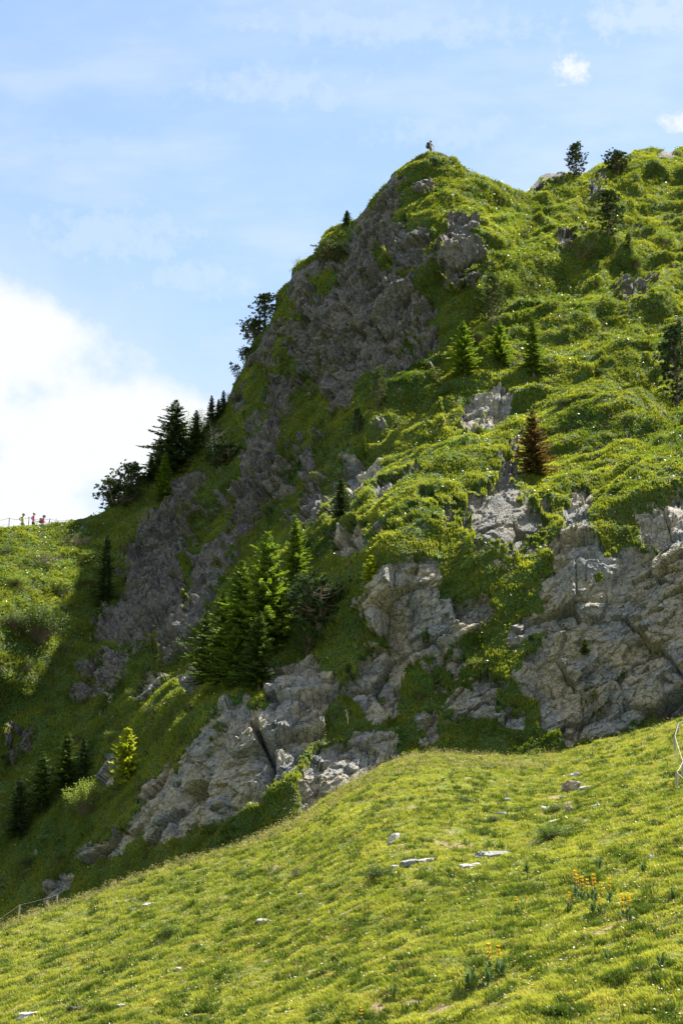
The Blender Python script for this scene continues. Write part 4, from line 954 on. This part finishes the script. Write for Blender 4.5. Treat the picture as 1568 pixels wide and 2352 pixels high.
for x, yb, yt in ((-30, 2150, 2128), (44, 2102, 2078), (131, 2074, 2055)):
    f = meadow_at(x, min(yb, float(np.interp(x, CRX, CRY)) + 1)); f = Vector(map(float, world_pt(x, yb, f.y + 1.0))); ps.append((f, (yb - yt) / px_per_m(f)))
fence('short grey posts with a taut wire at the lower left below the crest', ps, (.95,), M_POST, M_ROPE, .045, .005, .02)
# ================================================================== PEOPLE
SKIN = plain('skin', (.50, .31, .22), .6, .08, 10)
def cloth(n, c): return plain(n, c, .85, .12, 14)
C_YEL, C_PINK, C_MAG, C_BLK, C_WHT, C_TAN, C_GRY = (cloth('yellow_cloth', (.50, .55, .03)), cloth('pink_cloth', (.78, .10, .30)), cloth('magenta_cloth', (.70, .12, .42)), cloth('black_cloth', (.018, .020, .026)), cloth('white_cloth', (.80, .80, .78)), cloth('brown_cloth', (.25, .14, .09)), cloth('grey_cloth', (.13, .16, .20)))
HAIRM = plain('dark_hair', (.03, .02, .015), .6, .3, 30)
def skin_mesh(name, V, E, Rd, sub=1, root=0):
    me_ = bpy.data.meshes.new(name); me_.from_pydata([tuple(v) for v in V], E, []); o = bpy.data.objects.new(name, me_); COL.objects.link(o)
    sk = o.modifiers.new('skin', 'SKIN'); sk.use_smooth_shade = True; sk.branch_smoothing = .4
    for i, r in enumerate(Rd):
        rr = r if isinstance(r, tuple) else (r, r); me_.skin_vertices[0].data[i].radius = rr
    for s in me_.skin_vertices[0].data: s.use_root = False
    me_.skin_vertices[0].data[root].use_root = True
    if sub: o.modifiers.new('sub', 'SUBSURF').levels = sub; o.modifiers['sub'].render_levels = sub
    dg = bpy.context.evaluated_depsgraph_get(); out = bpy.data.meshes.new_from_object(o.evaluated_get(dg)); out.name = name
    bpy.data.objects.remove(o); return out
def blob_mesh(name, c, r, squash=None, cut=None, seed=0):
    bm = bmesh.new(); bmesh.ops.create_icosphere(bm, subdivisions=3, radius=1)
    for v in bm.verts:
        v.co = Vector((v.co.x * r[0], v.co.y * r[1], v.co.z * r[2]))
        if squash: v.co = squash(v.co)
        v.co += Vector(c)
    if cut: bmesh.ops.delete(bm, geom=[v for v in bm.verts if cut(v.co - Vector(c))], context='VERTS')
    me_ = bpy.data.meshes.new(name); bm.to_mesh(me_); bm.free()
    me_.polygons.foreach_set('use_smooth', [True] * len(me_.polygons)); return me_
def person(loc, rz, label, top, bottom, J, headgear, group, long_hair=False, sleeves=False, skirt=False, glasses=False):
    """local frame: x forward, y to the person's left, z up; J holds joint positions"""
    root = empty('person', loc, rz, label, 'person', group)
    D = dict(pel=(0,0,.88), waist=(0,0,1.04), chest=(.02,0,1.24), neck=(.02,0,1.40), head0=(.04,0,1.47), head=(.05,0,1.56), crown=(.05,0,1.645),
             shL=(.02,.17,1.345), elL=(.0,.24,1.08), wrL=(.10,.24,.86), shR=(.02,-.17,1.345), elR=(.0,-.24,1.08), wrR=(.10,-.24,.86),
             hipL=(0,.09,.86), knL=(.12,.10,.47), anL=(.0,.10,.09), toL=(.19,.11,.035), hipR=(0,-.09,.86), knR=(-.02,-.10,.47), anR=(-.20,-.10,.11), toR=(-.03,-.11,.035))
    D.update(J); D = {k: Vector(v) for k, v in D.items()}
    names = ['pel','waist','chest','neck','head0','head','crown','shL','elL','wrL','shR','elR','wrR','hipL','knL','anL','toL','hipR','knR','anR','toR']
    rad = [(.13,.10),(.115,.09),(.135,.10),.052,.062,(.098,.082),.05,.055,.042,.028,.055,.042,.028,.085,.06,.04,.03,.085,.06,.04,.03]
    V = [D[n] for n in names]; ix = {n: i for i, n in enumerate(names)}
    E = [('pel','waist'),('waist','chest'),('chest','neck'),('neck','head0'),('head0','head'),('head','crown'),('chest','shL'),('shL','elL'),('elL','wrL'),('chest','shR'),('shR','elR'),('elR','wrR'),('pel','hipL'),('hipL','knL'),('knL','anL'),('anL','toL'),('pel','hipR'),('hipR','knR'),('knR','anR'),('anR','toR')]
    E = [(ix[a], ix[b]) for a, b in E]
    for s in 'LR':                                           # palm, four curled fingers and a thumb
        w = D['wr' + s]; f = (w - D['el' + s]).normalized(); side = f.cross(Vector((0, 0, 1)));
        if side.length < .1: side = Vector((1, 0, 0))
        side.normalize(); curl = side.cross(f)
        pi_ = len(V); V.append(w + f * .05); rad.append((.036, .018)); E.append((ix['wr' + s], pi_))
        for k, L in enumerate((.062, .072, .068, .052)):
            b = w + f * .09 + side * (.032 - .021 * k); i0 = len(V)
            V += [b, b + f * L * .6 + curl * .012, b + f * L * .8 + curl * .04]; rad += [.0095, .009, .007]; E += [(pi_, i0), (i0, i0 + 1), (i0 + 1, i0 + 2)]
        i0 = len(V); V += [w + f * .04 + side * .045, w + f * .08 + side * .062 + curl * .02]; rad += [.011, .009]; E += [(pi_, i0), (i0, i0 + 1)]
    hd = D['head']; fw = Vector((1, 0, 0)) if 'look' not in D else D['look'].normalized()
    i0 = len(V); V.append(hd + fw * .112 + Vector((0, 0, -.015))); rad.append(.016); E.append((ix['head'], i0))          # nose
    i0 = len(V); V.append(D['head0'] + fw * .06); rad.append(.035); E.append((ix['head0'], i0))                           # jaw
    put('body', skin_mesh('body', V, E, rad), SKIN, root)
    tv = [D['pel'].lerp(D['waist'], .5), D['waist'], D['chest'], D['chest'].lerp(D['neck'], .55), D['shL'], D['shR']]; tr_ = [(.15,.12),(.135,.108),(.155,.12),.08,.064,.064]; te = [(0,1),(1,2),(2,3),(2,4),(2,5)]
    if sleeves:
        for s, i in (('L', 4), ('R', 5)):
            tv.append(D['sh' + s].lerp(D['el' + s], .75)); tr_.append(.062); te.append((i, len(tv) - 1))
    put('shirt', skin_mesh('shirt', tv, te, tr_), top, root)
    bv = [D['waist'].lerp(D['pel'], .45), D['pel'], D['hipL'], D['hipL'].lerp(D['knL'], .62), D['hipR'], D['hipR'].lerp(D['knR'], .62)]; br = [(.14,.115),(.158,.135),.112,.10 if not skirt else .14,.112,.10 if not skirt else .14]
    put('skirt' if skirt else 'shorts', skin_mesh('shorts', bv, [(0,1),(1,2),(2,3),(1,4),(4,5)], br), bottom, root)
    for s in 'LR': put('shoe', skin_mesh('shoe', [D['an' + s] - Vector((.03,0,.03)), D['to' + s] + Vector((.03,0,.005))], [(0,1)], [.052,.045]), C_BLK, root)
    hair = put('hair', blob_mesh('hair', tuple(hd + Vector((-.018,0,.03)) - fw * .012), (.112,.098,.115), cut=lambda c: c.dot(fw) > .055 and c.z < .05), HAIRM, root)
    if long_hair: put('ponytail', skin_mesh('ponytail', [hd - fw * .09 + Vector((0,0,.03)), hd - fw * .16, hd - fw * .15 - Vector((0,0,.13))], [(0,1),(1,2)], [.03,.045,.02]), HAIRM, hair)
    if headgear is not None:
        bm = bmesh.new(); bmesh.ops.create_icosphere(bm, subdivisions=3, radius=1); c0_ = hd + Vector((0,0,.045))
        bmesh.ops.delete(bm, geom=[v for v in bm.verts if v.co.z < -.05], context='VERTS')
        for v in bm.verts: v.co = Vector((v.co.x * .118, v.co.y * .104, v.co.z * .095)) + c0_
        sd = fw.cross(Vector((0,0,1))).normalized(); pr = []
        for lay in (0, -.012):
            for k in range(-4, 5):
                a = k / 4 * 1.0; pr.append(bm.verts.new(c0_ + fw * (.10 * math.cos(a)) + sd * (.095 * math.sin(a)) + Vector((0,0,lay)))); pr.append(bm.verts.new(c0_ + fw * (.10 + .095 * math.cos(a)) + sd * (.085 * math.sin(a)) + Vector((0,0,lay - .025))))
        for o_ in (0, 18):
            for k in range(8): bm.faces.new([pr[o_ + 2*k], pr[o_ + 2*k+1], pr[o_ + 2*k+3], pr[o_ + 2*k+2]])
        for k in range(8): bm.faces.new([pr[2*k+1], pr[18+2*k+1], pr[18+2*k+3], pr[2*k+3]])
        me_ = bpy.data.meshes.new('cap'); bm.to_mesh(me_); bm.free(); put('cap', me_, headgear, root)
    for sgn in (-1, 1):
        sd = fw.cross(Vector((0,0,1))).normalized()
        put('eye' if not glasses else 'lens', blob_mesh('eye', tuple(hd + fw * .088 + sd * .034 * sgn + Vector((0,0,.008))), (.014,.014,.014) if not glasses else (.022,.026,.02)), C_BLK, root)
        put('ear', blob_mesh('ear', tuple(hd + sd * .087 * sgn), (.02,.012,.032)), SKIN, root)
    put('mouth', blob_mesh('mouth', tuple(hd + fw * .093 - Vector((0,0,.05))), (.008,.022,.006)), C_TAN, root)
    return root, D
def backpack(loc, rz, label, mat, acc, sc=1.0, tilt=0.0):
    r = empty('backpack', loc, rz, label, 'backpack', None); r.rotation_euler = (0, tilt, rz); r.scale = (sc,) * 3
    sq = lambda c: Vector((math.copysign(abs(c.x / .14) ** .7 * .14, c.x), math.copysign(abs(c.y / .17) ** .7 * .17, c.y), c.z))
    put('bag', blob_mesh('bag', (0, 0, 0), (.14, .17, .27), sq), mat, r)
    put('front_pocket', blob_mesh('front_pocket', (-.13, 0, -.09), (.07, .12, .12), None), acc, r)
    put('lid', blob_mesh('lid', (0, 0, .24), (.14, .16, .07), None), mat, r)
    for s in (-1, 1): m = MB(); m.tube([(.10, .09 * s, .22), (.20, .10 * s, .24), (.31, .11 * s, .12), (.28, .12 * s, -.08), (.12, .12 * s, -.22)], .018, 6); put('shoulder_strap', m.mesh('strap', True), mat, r)
    return r
HG = 'three hikers walking along the ridge path'
def stand(px, head_py, dY):
    f = ridge_foot(px, dY); k = px_per_m(f); f.x = (px - CX) / k
    top = float(world_pt(px, head_py, f.y)[2]); return f, top
def put_person(px, head_py, dY, rz, label, *a, **k):
    f, top = stand(px, head_py, dY); H = 1.68; f.z = top - H
    return (f,) + person(f, rz, label, *a, **k)
# feet reach the ground on the far side of the crest
put_person(91/1.0*1 - 91 + 50.5, 1179.5, 1.35, -.25, 'hiker in yellow top and black skirt, hand on hip, leftmost on ridge', C_YEL, C_BLK,
    dict(elL=(-.10,.34,1.12), wrL=(.02,.15,.98), elR=(-.22,-.22,1.16), wrR=(-.02,-.17,.97), look=(1,0,-.45), head=(.09,0,1.55), crown=(.09,0,1.635), head0=(.06,0,1.465)), C_GRY, HG, skirt=True, glasses=True)
put_person(75.5, 1177.5, 1.35, -.15, 'hiker in a pink top with a white cap, middle of the three on the ridge', C_PINK, C_BLK,
    dict(elL=(-.02,.22,1.10), wrL=(.18,.20,.98), elR=(-.14,-.22,1.12), wrR=(-.02,-.24,1.02), look=(1,0,-.3), head=(.08,0,1.555), crown=(.08,0,1.64)), C_WHT, HG)
f3, r3, D3 = put_person(98, 1183.5, 1.35, -.1, 'hiker in magenta top and black cap reading a dark map on the ridge', C_MAG, C_BLK,
    dict(elL=(.12,.22,1.08), wrL=(.34,.16,1.02), elR=(-.20,-.20,1.12), wrR=(-.46,-.24,1.08), look=(1,0,-.5), head=(.10,0,1.55), crown=(.10,0,1.63), head0=(.07,0,1.465)), C_BLK, HG, long_hair=True)
b = backpack(f3 + Vector((-.19, 0, 1.18)), -.1, 'dark brown backpack worn by the magenta hiker on the ridge', C_TAN, C_BLK, .85)
m = MB(); m.add([(0,-.01,0),(.02,-.01,0),(.16,-.01,.24),(.10,-.01,.26),(0,.01,0),(.02,.01,0),(.16,.01,.24),(.10,.01,.26)], [(0,1,2,3),(7,6,5,4),(0,4,5,1),(1,5,6,2),(2,6,7,3),(3,7,4,0)])
o = put('map', m.mesh('map'), C_BLK); o.location = f3 + Vector((.42, .10, 1.02)); tag(o, 'folded dark map held out by the hiker in the magenta top', 'map')
# the small group under the leaning pine
g4 = 'hikers half hidden below the skyline pines'
f4 = mount_at(247, 1178); f4.y += 1.2; f4.z -= .55
person(f4, .3, 'hiker in an orange brown shirt climbing beneath the leaning skyline pine', C_TAN, C_GRY, dict(elR=(.08,-.22,1.12), wrR=(.24,-.18,1.0), look=(1,0,0)), None, g4, sleeves=True)
backpack(f4 + Vector((-.22, -.06, 1.2)), .3, 'blue grey backpack on the hiker beneath the leaning pine', C_GRY, C_BLK, .9)
f5, t5 = stand(209, 1183, 1.3); f5.z = t5 - 1.66
person(f5, .1, 'hiker in pink of whom only the dark haired head shows above the ridge grass', C_PINK, C_BLK, dict(look=(1,0,0)), None, g4)
f6, t6 = stand(220, 1181, 1.3); f6.z = t6 - 1.70
person(f6, .1, 'hiker with a white cap of whom only the head shows above the ridge grass', C_WHT, C_BLK, dict(look=(1,0,0)), C_WHT, g4)
# the lone walker on the summit, seen from behind, facing away to the right
f0_, t0_ = stand(989, 323.0, .9); f0_.z = t0_ - 1.66
rz0 = .95
person(f0_, rz0, 'lone hiker in a white shirt resting on the very top of the summit', C_WHT, C_GRY, dict(elL=(.08,.24,1.08), wrL=(.18,.22,.90), elR=(.05,-.24,1.07), wrR=(.10,-.24,.86), look=(1,0,0)), None, None, sleeves=True)
backpack(f0_ + Vector((-.27 * math.cos(rz0) - .10, -.27 * math.sin(rz0) - .1, .98)), rz0 * .6, 'bulky black backpack with teal side worn by the summit hiker', C_BLK, C_GRY, 1.1, .15)
# ================================================================== LIGHT, SKY
SUN = Vector((.545, .43, 1.02)).normalized()
sl = bpy.data.lights.new('sun', 'SUN'); sl.energy = 5.0; sl.angle = math.radians(.53); sl.color = (1, .955, .87)
so = bpy.data.objects.new('sun', sl); COL.objects.link(so); so.rotation_euler = SUN.to_track_quat('Z', 'Y').to_euler()
so.location = (60, 40, 160)
w = bpy.data.worlds.new('World'); SC.world = w; w.use_nodes = True
nt = w.node_tree; nt.nodes.clear()
class WT(NT):
    def __init__(s, t): s.t = t
t = WT(nt)
skyt = t.n('ShaderNodeTexSky', sky_type='NISHITA', sun_disc=False)
skyt.sun_elevation = math.asin(SUN.z); skyt.sun_rotation = math.atan2(SUN.x, SUN.y)
skyt.altitude = 1800; skyt.air_density = 1.0; skyt.dust_density = 1.6; skyt.ozone_density = 1.0
d = t.n('ShaderNodeTexCoord').outputs['Generated']
def dot(v): return t.n('ShaderNodeVectorMath', operation='DOT_PRODUCT', ins={0: d, 1: v}).outputs['Value']
fwd = dot((0, cp, sp_)); rt = dot((1, 0, 0)); up = dot((0, -sp_, cp))
fs = t.math('MAXIMUM', fwd, .05)
U = t.math('DIVIDE', rt, fs); V = t.math('DIVIDE', up, fs)           # tangent-plane coordinates of the northern sky
uv = t.n('ShaderNodeCombineXYZ', ins={0: U, 1: V, 2: 0.0}).outputs[0]
def PU(px): return (px - CX) / F
def PV(py): return (CY - py) / F
nb = t.noise(t.mapv(uv, (1, 1.3, 1)), 14, 7, .58); nb2 = t.noise(t.mapv(uv, (1, 1, 1)), 45, 5, .6)
nb3 = t.noise(uv, 95, 6, .62)
nn = t.math('ADD', t.math('MULTIPLY', t.math('SUBTRACT', nb, .5), .085), t.math('MULTIPLY', t.math('SUBTRACT', nb2, .5), .02))
# big cumulus bank low on the left
line = t.math('ADD', t.math('MULTIPLY', t.math('SUBTRACT', U, PU(0)), -.52), PV(600))
e1 = t.math('SUBTRACT', line, V)
big_ = t.ramp(t.math('ADD', e1, nn), -.008, .028)
veil1 = t.ramp(t.math('ADD', e1, nn), -.07, .06)
hol = t.ramp(t.noise(t.mapv(uv, (1, 1.2, 1)), 20, 4, .5), .54, .72)
big_ = t.math('MULTIPLY', big_, t.math('SUBTRACT', 1.0, t.math('MULTIPLY', hol, .55)))
def blob(px, py, rx, ry, amp=1.0, soft=.55):
    a = t.math('DIVIDE', t.math('SUBTRACT', U, PU(px)), rx / F); b = t.math('DIVIDE', t.math('SUBTRACT', V, PV(py)), ry / F)
    r = t.math('SQRT', t.math('ADD', t.math('MULTIPLY', a, a), t.math('MULTIPLY', b, b)))
    r = t.math('ADD', r, t.math('MULTIPLY', t.math('SUBTRACT', nb3, .5), 2.6))
    return t.math('MULTIPLY', t.ramp(r, 1.0, 1 - soft), amp)
small = [blob(1308, 155, 62, 50, .95, 1.0), blob(1560, 281, 75, 34, .85, 1.0), blob(1330, 272, 60, 30, .22, .9), blob(1520, 30, 260, 110, .35, .95), blob(650, 200, 330, 70, .26, .95),
         blob(200, 350, 260, 60, .18, .95), blob(250, 540, 330, 110, .25, .95), blob(900, 60, 600, 70, .25, .95), blob(1050, 300, 260, 60, .22, .95), blob(450, 640, 260, 70, .25, .95)]
wis = t.noise(t.n('ShaderNodeMapping', ins={0: uv, 2: (0, 0, math.radians(-10)), 3: (1, 3.0, 1)}).outputs[0], 7, 6, .55)
tot = t.math('MULTIPLY', t.ramp(wis, .38, .75), .38)
for b in small: tot = t.math('MAXIMUM', tot, b)
tot = t.math('MAXIMUM', tot, t.math('MULTIPLY', veil1, .45)); tot = t.math('MAXIMUM', tot, big_)
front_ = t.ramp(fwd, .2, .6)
gen = t.ramp(t.noise(d, 2.2, 6, .55), .42, .62)                         # clouds out of view, widened to add fill light
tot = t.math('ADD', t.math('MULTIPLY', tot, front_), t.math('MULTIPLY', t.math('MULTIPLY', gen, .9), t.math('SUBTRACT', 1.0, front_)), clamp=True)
SKY_S = .075
skyc = t.mix(1.0, skyt.outputs[0], (SKY_S,) * 3, 'MULTIPLY')
veilc = t.mix(.29, skyc, (.200, .275, .335))                              # thin high haze over the whole sky
cc = t.mix(front_, (.39, .40, .41), (.300, .309, .316))      # unseen clouds behind the camera made brighter to fill the shaded slopes
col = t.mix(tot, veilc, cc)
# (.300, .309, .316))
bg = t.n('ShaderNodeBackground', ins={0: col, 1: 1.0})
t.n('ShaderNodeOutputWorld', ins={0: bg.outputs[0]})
SC.view_settings.view_transform = 'Standard'; SC.view_settings.look = 'None'; SC.view_settings.exposure = 1.72; SC.view_settings.gamma = 1
SC.render.engine = 'CYCLES'
SC.render.resolution_x = 682; SC.render.resolution_y = 1024

cy = SC.cycles
cy.max_bounces = 4; cy.diffuse_bounces = 2; cy.glossy_bounces = 1; cy.transmission_bounces = 3; cy.transparent_max_bounces = 4
cy.caustics_reflective = False; cy.caustics_refractive = False
w.cycles.sampling_method = 'MANUAL'; w.cycles.sample_map_resolution = 256
